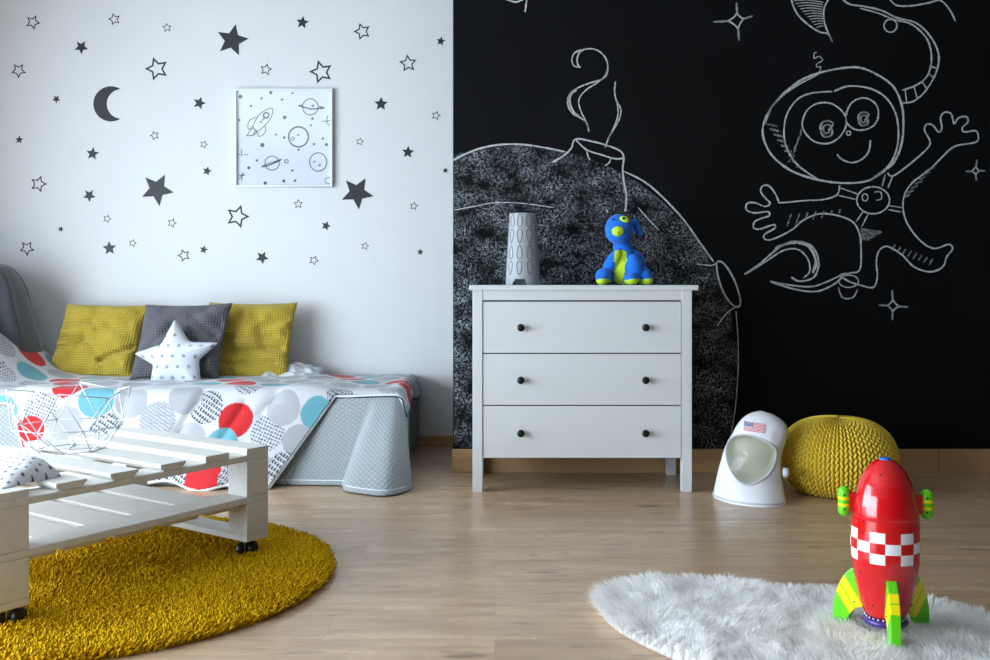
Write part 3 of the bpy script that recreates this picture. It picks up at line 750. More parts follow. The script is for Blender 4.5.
# grey quilted bedspread: top sheet, front skirt, flared corner, end skirt
top = []; bot = []; ua = []
def addp(t, b_, z=.004): top.append(t); bot.append((*b_, z))
for X in np.linspace(-3.05, -.80, 160):
    fl = .035*math.sin(X*7.0)+.02*math.sin(X*17+1)
    addp((X, BY0-.005), (X, 4.735-.3*fl*min(1, (-.8-X)*3)-.015*max(0, 1-(-.8-X)*3)))
ctrl_t = [(-.80, 4.895), (-.66, 4.895), (-.615, 4.895), (-.585, 4.895), (-.55, 4.896), (-.51, 4.90), (-.485, 4.92), (-.474, 4.96), (-.470, 5.05), (-.470, 5.30), (-.470, 5.60), (-.470, 5.84)]
ctrl_b = [(-.80, 4.72), (-.765, 4.715), (-.735, 4.70), (-.705, 4.588), (-.62, 4.525), (-.508, 4.480), (-.43, 4.56), (-.405, 4.67), (-.43, 4.85), (-.475, 5.2), (-.505, 5.60), (-.46, 5.84)]
st = smooth(ctrl_t, 16); sb = smooth(ctrl_b, 16)
for a_, b_ in zip(st[1:], sb[1:]): addp((a_.x, a_.y), (b_.x, b_.y))
top = np.array(top); bot = np.array(bot); nU = len(top)
seg = np.r_[0, np.cumsum(np.linalg.norm((np.diff(top, axis=0)+np.diff(bot[:, :2], axis=0))/2, axis=1))]
nV = 70; tv = np.linspace(0, 1, nV); Vv = np.zeros((nU, nV, 3)); UVv = np.zeros((nU, nV, 2))
ztop = BZ+.012
for j, t in enumerate(tv):
    e = t**1.0
    Vv[:, j, 0] = top[:, 0]+(bot[:, 0]-top[:, 0])*e; Vv[:, j, 1] = top[:, 1]+(bot[:, 1]-top[:, 1])*e
    Vv[:, j, 2] = ztop+(bot[:, 2]-ztop)*t
    UVv[:, j, 0] = seg; UVv[:, j, 1] = 1-t*.46
fold = vnoise(seg[:, None]*5+tv[None]*1.2, tv[None]*1.1+seg[:, None]*.5, 3)*.05*tv[None]**1.1
Vv[:, :, 1] -= fold*.2
skirt_f = grid_faces(nU, nV)
# top sheet
nx_, ny_ = 40, 16
tx, ty = np.meshgrid(np.linspace(-3.05, -.49, nx_), np.linspace(4.905, 5.84, ny_), indexing='ij')
Vt = np.stack([tx, ty, np.full_like(tx, ztop)], -1).reshape(-1, 3)
V_all = np.vstack([Vv.reshape(-1, 3), Vt]); F_all = np.vstack([skirt_f, grid_faces(nx_, ny_)+nU*nV])
UV_all = np.vstack([UVv.reshape(-1, 2), np.stack([tx.ravel(), ty.ravel()], 1)])
sp = link('bedspread', np_mesh('bedspread', V_all, F_all, UV_all), M['spread'])
sd = sp.modifiers.new('t', 'SOLIDIFY'); sd.thickness = .006; sd.offset = -1
tag(sp, 'pale grey quilted bedspread hanging to the floor at the foot of the bed', 'bedspread')
mb = MB(); mb.tube([tuple(Vv[i, -1]+np.array([0, 0, .003])) for i in range(0, nU, 2)], .004, 6); mb.build('hem', M['dark_piping'], sp, True)['label'] = 'dark hem piping'
mb = MB(); mb.tube([tuple(Vv[i, -4]+np.array([0, -.001, .004])) for i in range(0, nU, 2)], .0045, 6); mb.build('hem', M['piping'], sp, True)['label'] = 'pale hem band'

# dotted duvet: surface over the bed top, folding down the front
YW, YFR, RR, ZT = 5.83, 4.872, .055, BZ+.035
TF = YW-(YFR+RR)               # t where the front bend starts
ARC = RR*PI/2
def duv(X, t):
    X = np.asarray(X, float); t = np.asarray(t, float)
    a_ = np.clip((t-TF)/RR, 0, PI/2); dn = np.maximum(t-TF-ARC, 0)
    Y = np.where(t < TF, YW-t, YFR+RR-RR*np.sin(a_)); Z = np.where(t < TF, ZT, ZT-RR+RR*np.cos(a_))
    out = .185*(dn/.37)**1.05
    bul = np.exp(-((X+1.30)/.30)**2)*.075*np.clip(dn/.37, 0, 1)**1.4
    Y = Y-out-bul; Z = Z-dn*.985
    # folds
    w1 = vnoise(X*4.2+t*1.1, t*3.2, 1); w2 = vnoise(X*9+2, t*8-X*3, 2)
    amp = .022*w1+.008*w2
    front = np.clip((t-TF)/ARC, 0, 1)
    Z = Z+(1-front)*(amp*1.2+.006); Y = Y-front*(amp*1.1)
    for (xa, ta, xb, tb, dep, wd) in CREASE:
        vx, vt = xb-xa, tb-ta; L2 = vx*vx+vt*vt
        s_ = np.clip(((X-xa)*vx+(t-ta)*vt)/L2, 0, 1)
        dd = np.hypot(X-xa-s_*vx, t-ta-s_*vt); g_ = dep*np.exp(-(dd/wd)**2)
        Y = Y+front*g_; Z = Z-(1-front)*g_
    # puffed edge at the wall end and the bunch at the head of the bed
    hd = sstep(-2.44, -2.82, X)*sstep(.98, .55, t)*(.60+.40*sstep(.02, .25, t))
    Z = Z+hd*.23*(1+.5*w1)
    hd2 = sstep(-2.35, -2.5, X)*sstep(.75, .55, t); Z = Z+hd2*.02
    # overhang beyond the foot of the bed
    ov = np.maximum(X-(BX1-.03), 0); ro = .035; ao = np.clip(ov/ro, 0, PI/2); do = np.maximum(ov-ro*PI/2, 0)
    nat = t < TF+ARC*.6
    Z = np.where((ov > 0) & nat, Z-ro*(1-np.cos(ao))-do*.97, Z); X = np.where((ov > 0) & nat, BX1-.03+ro*np.sin(ao)+do*.22+0*t, X)
    return np.stack([X, Y, Z], -1)
def T_of(px, py):      # where a photo point lies on the duvet (front side)
    X = (px-CX)/F*4.8; t = TF+ARC*.9+(ZT-.02-(HC-(py-HY)/F*4.8))
    for _ in range(8):
        q = duv(np.array([X]), np.array([t]))[0]
        X += ((px-CX)/F-q[0]/q[1])*q[1]; t += .7*((py-HY)-(HC-q[2])/q[1]*F)/F*q[1]
    return float(X), float(t)
CREASE = []
def crease(p, q, dep, wd):
    a_ = T_of(*p); b_ = T_of(*q); CREASE.append((*a_, *b_, dep*.95, wd*1.7))
crease((176,437),(204,394),.020,.018); crease((222,440),(245,405),.016,.016); crease((262,415),(276,396),.016,.018)
crease((150,470),(180,440),.015,.03); crease((225,490),(240,450),.014,.025); crease((120,420),(128,395),.012,.02)
TE = TF+ARC+.374
def mask_dist(X, t):
    """positive inside the duvet outline"""
    # diagonal right edge on the drop
    xr = -.805-(t-(TF+ARC*.5))*.66
    d1 = np.where(t < TF+ARC*.35, (-.385+.012*np.sin(t*9))-X, xr-X)
    te = np.where(X < -2.24, np.maximum(TE-(-2.24-X)*1.9, TF+ARC*1.3), TE)-.0+.012*np.sin(X*21)
    te = np.where(X < -1.38, te-.022*sstep(-1.36, -1.75, X), te)
    d2 = te-t
    return np.minimum(np.minimum(d1, d2), np.minimum(t-.0, X+3.0))
DX = .0042
gx = np.arange(-3.0, -.365, DX); gt = np.arange(0, TE+.03, DX)
GX, GT = np.meshgrid(gx, gt, indexing='ij')
mask = mask_dist(GX, GT) >= 0
SV = duv(GX, GT).reshape(-1, 3)
# printed pattern
WHT, RED, TEA, LG, GR, NAV = [np.array(rgb(*c)) for c in ((196,197,203), (190,20,28), (96,158,172), (160,161,168), (122,126,136), (40,50,68))]
spots = []
def spot(px, py, r, k):
    x_, t_ = T_of(px, py); spots.append((x_, t_, r/F*4.8, k))
for s_ in [(237,420,17,'red'),(207,407,17,'hatch'),(158,420,18,'fine'),(268,434,17,'grid'),(284,409,17,'lg'),(317,414,16,'teal'),(41,412,18,'grid'),(97,400,18,'teal'),
           (186,397,17,'lg'),(132,402,17,'lg'),(202,477,19,'red'),(236,480,17,'hatch'),(66,424,17,'lg'),(107,432,17,'hatch'),(30,432,15,'red'),(222,446,16,'teal'),(190,441,17,'lg'),
           (255,470,17,'fine'),(3,412,15,'teal'),(298,441,15,'lg'),(283,468,14,'hatch'),(8,388,17,'lg'),(160,455,17,'teal'),(170,480,17,'hatch'),(130,470,17,'red'),(70,389,17,'red'),(340,396,13,'hatch')]:
    spot(*s_)
kinds = ['red','fine','teal','hatch','lg','red','grid','lg','teal','fine']; kk = 0
for r_ in range(6):
    for c_ in range(15):
        x_ = -2.98+.182*c_+(.091 if r_ % 2 else 0); t_ = .06+.162*r_
        if any(math.hypot(x_-a_, t_-b_) < .155 for a_, b_, *_ in spots): kk += 1; continue
        spots.append((x_, t_, .078, kinds[(kk*7+r_*3) % 10])); kk += 1
colr = np.tile(WHT, (GX.size, 1)); xf, tf = GX.ravel(), GT.ravel()
for x_, t_, r, k in spots:
    ins = np.hypot(xf-x_, tf-t_) < r; ix = np.where(ins)[0]
    if not len(ix): continue
    lx_, lt_ = xf[ix]-x_, tf[ix]-t_
    if k == 'red': colr[ix] = RED
    elif k == 'teal': colr[ix] = TEA
    elif k == 'lg': colr[ix] = LG
    elif k == 'fine':
        s_ = (np.sin((lx_*.9+lt_*.5)*480) > -.2) & (np.sin((lt_*.9-lx_*.5)*420) > -.5)
        colr[ix] = np.where(s_[:, None], GR*.95, WHT*.85)
    elif k == 'hatch':
        a_ = np.sin((lx_*.85+lt_*.5)*420); b_ = np.sin((lt_*.85-lx_*.5)*270+np.sign(a_)*.9)
        colr[ix] = np.where(((a_ > -.55) & (b_ > -.5))[:, None], NAV, WHT)
    else:
        a_ = np.sin((lx_*.94+lt_*.34)*400); b_ = np.sin((lt_*.94-lx_*.34)*400)
        colr[ix] = np.where(((a_ > -.1) & (b_ > -.1))[:, None], NAV*1.3, np.where(((a_ > -.1) | (b_ > -.1))[:, None], (WHT*.9), WHT))
Fq = grid_faces(len(gx), len(gt), mask)
V2, F2, C2 = compact(SV, Fq, colr)
dv = link('duvet', np_mesh('duvet', V2, F2, None, C2), M['duvet'])
sd = dv.modifiers.new('t', 'SOLIDIFY'); sd.thickness = .012; sd.offset = -1
tag(dv, 'white duvet printed with red, teal and grey dots spread over the bed', 'duvet')
# piping follows the outline
edge = []
for t in np.linspace(.0, TF+ARC*.35, 60): edge.append((-.385+.012*math.sin(t*9), t))
for x in np.linspace(-.40, -.80, 60): edge.append((x, TF+ARC*(.35+.15*(-.40-x)/.40)))
for t in np.linspace(TF+ARC*.5, TE, 60): edge.append((-.805-(t-(TF+ARC*.5))*.66, t))
def te_of(X):
    te = max(TE-(max(0, -2.24-X))*1.9, TF+ARC*1.3)+.012*math.sin(X*21)
    return te-.022*float(sstep(-1.36, -1.75, np.array(X)))
for x in np.linspace(edge[-1][0]-.01, -2.99, 170): edge.append((x, te_of(x)))
E = np.array(edge); EV = duv(E[:, 0], E[:, 1])
cen = EV.copy()
mb = MB(); mb.tube([tuple(p) for p in EV], .0085, 8); mb.build('piping', M['piping'], dv, True)['label'] = 'pale edge piping'
EV2 = EV+np.array([.008, -.004, -.006]); mb = MB(); mb.tube([tuple(p) for p in EV2[:160]], .005, 8); mb.build('piping', M['dark_piping'], dv, True)['label'] = 'dark edge piping'

# ------------------------------------------------------------------ cushions
def cushion_mesh(w, h, T, seed, ear=.06, n=72, wr=.012, creases=()):
    u, v = np.meshgrid(np.linspace(-1, 1, n), np.linspace(-1, 1, n), indexing='ij')
    cx = u*(1-ear*(1-v**2)*1.0*np.abs(u)**2); cz = v*(1-ear*(1-u**2)*np.abs(v)**2)
    th = T*np.clip((1-u**4)*(1-v**4), 0, 1)**.55
    nz = vnoise(u*2.2+5, v*2.2+3, seed)*wr*2.6+vnoise(u*5+9+v*2, v*5, seed+1)*wr*1.3
    for (ua, va, ub, vb, dep, wd) in creases:
        vx, vy = ub-ua, vb-va; s = np.clip(((u-ua)*vx+(v-va)*vy)/(vx*vx+vy*vy), 0, 1)
        nz = nz-1.5*dep*np.exp(-(np.hypot(u-ua-s*vx, v-va-s*vy)/wd)**2)
    edge_ = np.clip((1-u**2)*(1-v**2)*6, 0, 1)
    X = cx*w/2; Z = cz*h/2
    Fv = np.stack([X, -th/2-nz*edge_, Z], -1).reshape(-1, 3); Bv = np.stack([X, th/2+0*nz, Z], -1).reshape(-1, 3)
    f = grid_faces(n, n); uv = np.stack([X.ravel(), Z.ravel()], 1)
    V = np.vstack([Fv, Bv]); Fq = np.vstack([f, f[:, ::-1]+n*n]); UV = np.vstack([uv, uv])
    me = np_mesh('cushion', V, Fq, UV)
    bm = bmesh.new(); bm.from_mesh(me); bmesh.ops.remove_doubles(bm, verts=bm.verts, dist=1e-5); bmesh.ops.recalc_face_normals(bm, faces=bm.faces); bm.to_mesh(me); bm.free()
    me.polygons.foreach_set('use_smooth', [True]*len(me.polygons))
    return me
def cushion(name, me, m, cpx, cpy, Y, lean, roll, label, cat='cushion', group=None):
    o = link(name, me, m); p = P(cpx, cpy, Y); o.location = p; o.rotation_euler = (math.radians(lean), math.radians(roll), 0)
    return tag(o, label, cat, group)
def shear(me, k):      # slumped outline
    for v in me.vertices: v.co.x += k*v.co.z
me = cushion_mesh(.49, .44, .13, 11, .05, 84, .016, [(-.95,.05,-.35,-.05,.022,.07),(-.95,-.25,-.4,-.15,.018,.06),(-.3,.0,.25,-.5,.016,.09),(.2,-.55,.95,-.2,.022,.07),(-.9,.35,-.2,.45,.014,.08),(.0,.25,.7,.4,.01,.1)])
shear(me, .13); cushion('cushion', me, M['mustard'], 99, 340.5, 5.64, -17, 1, 'mustard yellow waffle cushion at the left, leaning on the white wall', group='mustard cushions on the bed')
me = cushion_mesh(.52, .47, .13, 23, .05, 84, .016, [(-.5,-.3,.8,-.2,.018,.08),(-.8,.0,.6,.1,.012,.09),(-.4,-.6,.7,-.55,.014,.07),(.3,.3,.9,.55,.012,.1)])
shear(me, .07); cushion('cushion', me, M['mustard'], 248, 341.5, 5.66, -15, 0, 'mustard yellow waffle cushion at the right, behind the dark grey cushion', group='mustard cushions on the bed')
me = cushion_mesh(.50, .44, .13, 35, .06, 84, .014, [(.2,.6,.8,.1,.014,.1),(-.8,-.4,-.2,.3,.010,.1)])
shear(me, .12); cushion('cushion', me, M['charcoal'], 181.5, 341, 5.50, -17, -1, 'dark grey waffle cushion between the two yellow ones on the bed')
# star cushion
def star_cushion():
    tips = [(172.5,319.5),(218.5,343.5),(203,389),(151,389),(133.5,354.5)]; inner = [(189,343),(199,361),(177,383),(154,366),(161,345)]
    c = (176, 358); k = 5.36/F
    out = []
    for i in range(5):
        out += [tips[i], inner[i]]
    inner2 = out
    # densify with rounded tips
    pts = []
    for i in range(10):
        a_, b_ = out[i], out[(i+1) % 10]
        for s in np.linspace(0, 1, 12, endpoint=False): pts.append((a_[0]+(b_[0]-a_[0])*s, a_[1]+(b_[1]-a_[1])*s))
    pts = np.array(pts)
    for _ in range(2): pts = (np.roll(pts, 1, 0)+2*pts+np.roll(pts, -1, 0))/4
    rel = (pts-np.array(c))*k; rel[:, 1] *= -1
    n = len(rel); M_ = 22; V = []; col = []
    base = np.array(rgb(200,205,213)); dot = np.array(rgb(124,132,148))
    pink = np.array(rgb(232,190,204))
    for sgn in (-1, 1):
        for j in range(M_+1):
            s = 1-j/M_; th = .062*np.sqrt(max(0, 1-s**2.4))
            for q in rel:
                rr = np.hypot(*q); lim = min(1, .085/rr)  # thinner in the tips
                V.append((q[0]*s, sgn*th*(1-(.45-.45*lim)*s), q[1]*s))
                x, z = q[0]*s, q[1]*s; row = round(z/.058); xo = .029 if row % 2 else 0
                cc = dot if math.hypot(x-(round((x-xo)/.058)*.058+xo), z-row*.058) < .0085 and sgn < 0 else base
                col.append(cc)
    V = np.array(V); fs = []
    for sg in (0, 1):
        o_ = sg*(M_+1)*n
        for j in range(M_):
            for i in range(n):
                q = (o_+j*n+i, o_+j*n+(i+1) % n, o_+(j+1)*n+(i+1) % n, o_+(j+1)*n+i)
                fs.append(q if sg else q[::-1])
    return np_mesh('star_cushion', V, np.array(fs), None, np.array(col)), c
def subdiv_col(me):
    pass
smesh, c_ = star_cushion()
o = link('star_cushion', smesh, M['dotcloth']); o.location = P(c_[0], c_[1]-1, 5.36); o.rotation_euler = (math.radians(-10), 0, 0)
tag(o, 'white star-shaped cushion with grey dots in front of the dark grey cushion', 'cushion')
# flat white pillow behind the right cushion
me = cushion_mesh(.34, .26, .06, 47, .05, 48, .02)
o = link('pillow', me, M['linen']); p = P(293, 371, 5.68); o.location = (p[0], 5.66, ZT+.024); o.rotation_euler = (math.radians(-82), math.radians(0), 0)
tag(o, 'flat off-white pillow lying at the wall behind the right yellow cushion', 'pillow')

# dark plush throw draped over the head of the bed
prof = [(262,-6),(263,4),(268,14),(277,21),(290,27),(307,31),(325,36),(342,41),(358,45),(372,48)]
nh, nd = 40, 40
zz = []; xx = []
for i in range(len(prof)): p = P(prof[i][1]+3, prof[i][0], 5.62); xx.append(p[0]); zz.append(p[2])
zs = np.array(zz[::-1]); xs2 = np.array(xx[::-1])
zi = np.linspace(zs[0]-.12, zs[-1], nh); xi = np.interp(zi, zs, xs2)
V = []; uvd = np.linspace(0, 1, 64)
xc = -3.12
for i in range(nh):
    hw = xi[i]-xc
    for a_ in uvd:
        t = 2*PI*a_
        cxx = math.copysign(abs(math.cos(t))**.8, math.cos(t)); cyy = math.copysign(abs(math.sin(t))**.7, math.sin(t))
        top_f = (1-((i/(nh-1))**6)*.5)
        fold_ = 1+.05*math.sin(t*7+zi[i]*3)+.02*math.sin(t*15)
        V.append((xc+(hw*cxx*(fold_ if cxx < .98 else 1)*.985 if cxx > 0 else .2*cxx), 5.52+.29*cyy*top_f*fold_, zi[i]))
V.append((xc, 5.52, zi[-1]+.012)); V = np.array(V)
f4 = []
for i in range(nh-1):
    for j in range(63): f4.append((i*64+j, i*64+j+1, (i+1)*64+j+1, (i+1)*64+j))
me = bpy.data.meshes.new('throw'); me.from_pydata(V.tolist(), [], f4+[((nh-1)*64+j, (nh-1)*64+j+1, len(V)-1) for j in range(63)]); me.update()
bm = bmesh.new(); bm.from_mesh(me); bmesh.ops.remove_doubles(bm, verts=bm.verts, dist=1e-5); bmesh.ops.recalc_face_normals(bm, faces=bm.faces); bm.to_mesh(me); bm.free()
me.polygons.foreach_set('use_smooth', [True]*len(me.polygons))
V_ = None
o = link('throw_blanket', me, M['plush']); tag(o, 'dark grey plush throw draped over the head of the bed at far left', 'throw')

# ------------------------------------------------------------------ pallet table
E1 = (-.825, .565); E2 = (.565, .825)      # along the slats, along the end
C0 = (-.82, 3.51)
tb = thing('pallet_table', 'whitewashed pallet coffee table on casters standing on the yellow round rug', 'coffee table', (0, 0, 0))
def TP(s, r): return (C0[0]-E2[0]*s+E1[0]*r, C0[1]-E2[1]*s+E1[1]*r)
def slab(name, s0, s1, r0_, r1_, z0_, z1_, bevel=.003, chamfer=0):
    c = TP((s0+s1)/2, (r0_+r1_)/2); mb = MB()
    if chamfer:      # board with its lower edges cut back at the end
        poly = [(s0, z1_), (s1, z1_), (s1, z0_+.012), (s1-.012, z0_), (s0+.022, z0_), (s0, z0_+.016)]
        if chamfer == 2: poly = [(s0, z1_), (s1, z1_), (s1, z0_), (s0, z0_)]
        n = len(poly); vs = []
        for r in (r0_, r1_): vs += [(*TP(s_, r), z_) for s_, z_ in poly]
        fs = [tuple(range(n))[::-1], tuple(range(n, 2*n))] + [(i, (i+1) % n, (i+1) % n+n, i+n) for i in range(n)]
        mb.add(vs, fs)
    else:
        mb.box((*c, (z0_+z1_)/2), (r1_-r0_, s1-s0, z1_-z0_), E1, E2)
    return mb.build(name, M['pallet'], tb, bevel=bevel)
for i in range(6):
    s0 = i*.18; slab('deck_slat', s0, s0+.1, random.uniform(-.004, .004) if i else 0, .8+random.uniform(-.006, .006), .378, .401, .002, 2 if i in (0, 1, 5) else 1)
for r in (0, .70): slab('stringer', 0, 1.0, r, r+.10, .356, .378)
slab('stringer', 0, 1.0, .36, .44, .356, .378)
for r in (0, .68): slab('shelf_stringer', .0, 1.0, r, r+.12, .207, .230)
for s0, s1 in ((.11, .25), (.285, .425), (.46, .60), (.635, .775), (.80, .89)): slab('shelf_slat', s0, s1, .03, .77, .189, .207, .002)
for s0 in (0, .9):
    for r in (0, .7):
        slab('block', s0, s0+.1, r, r+.10, .230, .356); slab('block', s0, s0+.1, r, r+.10, .092, .207)
        cst = MB(); c = TP(s0+.06 if s0 == 0 else s0+.03, r+.05); cst.box((*c, .088), (.05, .05, .006), E1, E2)
        cst.box((c[0], c[1], .058), (.012, .03, .05), E1, E2)
        ca = cst.build('caster', M['steel'], tb, bevel=.002)
        w = MB(); w.lathe([(.0, -.011), (.02, -.011), (.024, -.007), (.024, .007), (.02, .011), (0, .011)], 28, (0, 0, 0), 'y', cap=False)
        for side in (-1, 1):
            wo = link('wheel', w.mesh('wheel', True), M['wheel'], ca); wo.location = (c[0]+.018*side+.004, c[1]+.008*side, .034); wo.rotation_euler = (0, 0, math.radians(68))
    slab('runner', s0, s0+.1, 0, .8, .070, .092)

# wire bowl on the table
wc = P(67, 449, 3.40); wb = thing('wire_bowl', 'white geometric wire bowl standing on the pallet table', 'bowl', (wc[0], 3.42, .401))
rings = [(.115, .002, 8, 0), (.185, .085, 8, .5), (.205, .205, 8, .0)]
rp = []
for r, z, n, ph in rings: rp.append([(r*math.cos(2*PI*(k+ph)/n+.25), r*math.sin(2*PI*(k+ph)/n+.25), z+(.012*((-1)**k) if z > .1 else 0)) for k in range(n)])
mb = MB(); wr = .0020
def wire(a_, b_): mb.tube([a_, b_], wr, 6)
for rg in rp:
    for k in range(8): wire(rg[k], rg[(k+1) % 8])
for k in range(8):
    wire(rp[0][k], rp[1][k]); wire(rp[0][(k+1) % 8], rp[1][k]); wire(rp[1][k], rp[2][k]); wire(rp[1][k], rp[2][(k+1) % 8])
for k in range(8): mb.tube([rp[0][k], (0, 0, .003)], wr, 6) if k % 2 == 0 else None
mb.build('wire_frame', M['wire'], wb, True)

# dotted cloth on the table
n = 72; u, v = np.meshgrid(np.linspace(-1, 1, n), np.linspace(-1, 1, n), indexing='ij')
th = .04*np.clip((1-u**4)*(1-v**4), 0, 1)**.6; nz = vnoise(u*2+3, v*2, 77)*.02*np.clip((1-u**2)*(1-v**2)*4, 0, 1)
Xc, Yc = u*.14, v*.10
colr = np.tile(np.array(rgb(208,210,214)), (n*n, 1)); pal = [np.array(rgb(*c)) for c in ((40,120,110), (70,80,110), (120,110,120), (52,56,70))]
for a_ in range(-6, 7):
    for b_ in range(-5, 6):
        x, y = a_*.028+(.014 if b_ % 2 else 0), b_*.024
        colr[np.hypot(Xc.ravel()-x, Yc.ravel()-y) < .0045] = pal[(a_*3+b_*5) % 4]
Vt = np.vstack([np.stack([Xc, Yc, (th+nz)*(1.15+.75*v)], -1).reshape(-1, 3), np.stack([Xc, Yc, 0*th], -1).reshape(-1, 3)])
f = grid_faces(n, n); me = np_mesh('dotted_cloth', Vt, np.vstack([f, f[:, ::-1]+n*n]), None, np.vstack([colr, colr]))
o = link('dotted_pillow', me, M['dotcloth']); q = TP(.87, .21); o.location = (q[0], q[1], .4025); o.rotation_euler = (0, 0, math.radians(-25))
tag(o, 'white dotted small pillow lying on the near left of the pallet table', 'pillow')

# ------------------------------------------------------------------ yellow round rug
RCX, RCY, RRG = -1.33, 3.25, .772
ntuft = 52000
ang = RNG.random(ntuft)*2*PI; rad = np.sqrt(RNG.random(ntuft))*RRG
bxp, byp = rad*np.cos(ang), rad*np.sin(ang)
vis = (bxp+RCX) > -1.75          # keep the dense pile where it can be seen, sparser elsewhere
keep = vis | (RNG.random(ntuft) < .5); bxp, byp = bxp[keep], byp[keep]; ang, rad = ang[keep], rad[keep]; nt = len(bxp)
hgt = .016+.011*RNG.random(nt)+.004*vnoise(bxp*9, byp*9, 5); ec = np.clip((RRG-rad)/.03, 0, 1); hgt *= .72+.28*np.sqrt(ec)
lean = vnoise(bxp*5+20, byp*5, 8)*6; la = lean+RNG.normal(0, .9, nt); ll = .007+.006*RNG.random(nt)
lx_, ly_ = np.cos(la)*ll, np.sin(la)*ll
edge_push = (1-ec)*.012; lx_ += np.cos(ang)*edge_push; ly_ += np.sin(ang)*edge_push
w0 = .0044+.0016*RNG.random(nt); V = np.zeros((nt, 9, 3)); ph = RNG.random(nt)*2*PI
for lev, (fz, fw, fl) in enumerate(((0, .9, 0), (.62, 1.15, .45), (1, .45, 1))):
    for k in range(3):
        a_ = ph+2*PI*k/3+lev*.4
        V[:, lev*3+k, 0] = bxp+lx_*fl+np.cos(a_)*w0*fw; V[:, lev*3+k, 1] = byp+ly_*fl+np.sin(a_)*w0*fw; V[:, lev*3+k, 2] = .004+hgt*fz
tri = []
for lev in range(2):
    for k in range(3):
        k2 = (k+1) % 3; tri += [(lev*3+k, lev*3+k2, (lev+1)*3+k2), (lev*3+k, (lev+1)*3+k2, (lev+1)*3+k)]
tri += [(6, 7, 8)]
tri = np.array(tri); Ft = (np.arange(nt)[:, None, None]*9+tri[None]).reshape(-1, 3); Vr = V.reshape(-1, 3)
rr_, aa_ = np.meshgrid(np.linspace(.001, 1, 30), np.linspace(0, 2*PI, 120), indexing='ij')
zb = .013*np.sqrt(np.clip(1-rr_**8, 0, 1))+.001
Vb = np.stack([rr_*RRG*np.cos(aa_), rr_*RRG*np.sin(aa_), zb], -1).reshape(-1, 3); fb = grid_faces(30, 120)
fb3 = np.vstack([fb[:, [0, 1, 2]], fb[:, [0, 2, 3]]])
me = np_mesh('round_rug', np.vstack([Vr, Vb]), np.vstack([Ft, fb3+len(Vr)]))
o = link('round_rug', me, M['rug']); o.location = (RCX, RCY, 0); tag(o, 'round mustard yellow shaggy rug under the pallet table', 'rug')

# ------------------------------------------------------------------ white fur rug
out = [(.325,2.99),(.37,3.06),(.5,3.13),(.70,3.15),(.80,3.11),(.87,3.05),(.97,3.05),(1.1,3.03),(1.25,2.93),(1.42,2.82),(1.62,2.62),(1.66,2.35),(1.45,2.15),(1.1,2.1),(.8,2.2),(.55,2.42),(.365,2.69),(.318,2.86)]
sp_ = smooth(out, 8, True); PG = np.array([(p.x, p.y) for p in sp_])[:-1]
def inside(x, y):
    c = np.zeros(len(x), bool); j = len(PG)-1
    for i in range(len(PG)):
        xi_, yi_ = PG[i]; xj, yj = PG[j]
        cond = ((yi_ > y) != (yj > y)) & (x < (xj-xi_)*(y-yi_)/(yj-yi_+1e-12)+xi_); c ^= cond; j = i
    return c
nf = 150000; fx = RNG.uniform(.28, 1.7, nf); fy = RNG.uniform(2.08, 3.18, nf); k_ = inside(fx, fy); fx, fy = fx[k_], fy[k_]
nf = len(fx)
ed = np.full(nf, 9.); ex = np.zeros(nf); ey = np.zeros(nf)
for i in range(0, len(PG), 1):
    d = np.hypot(fx-PG[i, 0], fy-PG[i, 1]); m_ = d < ed; ed[m_] = d[m_]; ex[m_] = PG[i, 0]-fx[m_]; ey[m_] = PG[i, 1]-fy[m_]
exn, eyn = ex/(ed+1e-6), ey/(ed+1e-6); ew = np.clip(1-ed/.12, 0, 1)
# clumps: strands bend toward clump directions
cl = -2.0+vnoise(fx*14, fy*14, 31)*3.4+vnoise(fx*4, fy*4, 32)*4
dxs = np.cos(cl)*.6+exn*ew*.75+RNG.normal(0, .18, nf); dys = np.sin(cl)*.6+eyn*ew*.75+RNG.normal(0, .18, nf)
L = .052+.026*RNG.random(nf)+.02*vnoise(fx*20, fy*20, 33); lie = .52+.22*vnoise(fx*12+4, fy*12, 34)
w0 = .0013+.0011*RNG.random(nf); pa = np.arctan2(dys, dxs)+PI/2+RNG.normal(0, .7, nf)
V = np.zeros((nf, 7, 3)); lv = [(0, 0, 1), (.4, .22, .9), (.75, .6, .65), (1, 1, 0)]
# clump tips converge
gx_ = np.round(fx/.014+RNG.normal(0, .25, nf)); gy_ = np.round(fy/.014+RNG.normal(0, .25, nf)); cvx, cvy = gx_*.014-fx, gy_*.014-fy
for i, (t, s, wf) in enumerate(lv):
    z = .006+L*(t*(1-lie*.55)-.22*lie*t*t); px_ = fx+dxs*L*s*lie+cvx*t*.6; py_ = fy+dys*L*s*lie+cvy*t*.6
    if i < 3:
        V[:, 2*i] = np.stack([px_+np.cos(pa)*w0*wf, py_+np.sin(pa)*w0*wf, z], 1); V[:, 2*i+1] = np.stack([px_-np.cos(pa)*w0*wf, py_-np.sin(pa)*w0*wf, z], 1)
    else: V[:, 6] = np.stack([px_, py_, z], 1)
tri = np.array([(0,1,3),(0,3,2),(2,3,5),(2,5,4),(4,5,6)]); Ff = (np.arange(nf)[:, None, None]*7+tri[None]).reshape(-1, 3)
cpt = PG.mean(0); nb = len(PG); rows_ = 12; Vb = []
for j in range(rows_):
    s = 1-j/rows_
    for q in PG: Vb.append((cpt[0]+(q[0]-cpt[0])*s*.985, cpt[1]+(q[1]-cpt[1])*s*.985, .002+.008*min(1, j/2)))
fb = []
for j in range(rows_-1):
    for i in range(nb):
        i2 = (i+1) % nb; fb += [(j*nb+i, j*nb+i2, (j+1)*nb+i2), (j*nb+i, (j+1)*nb+i2, (j+1)*nb+i)]
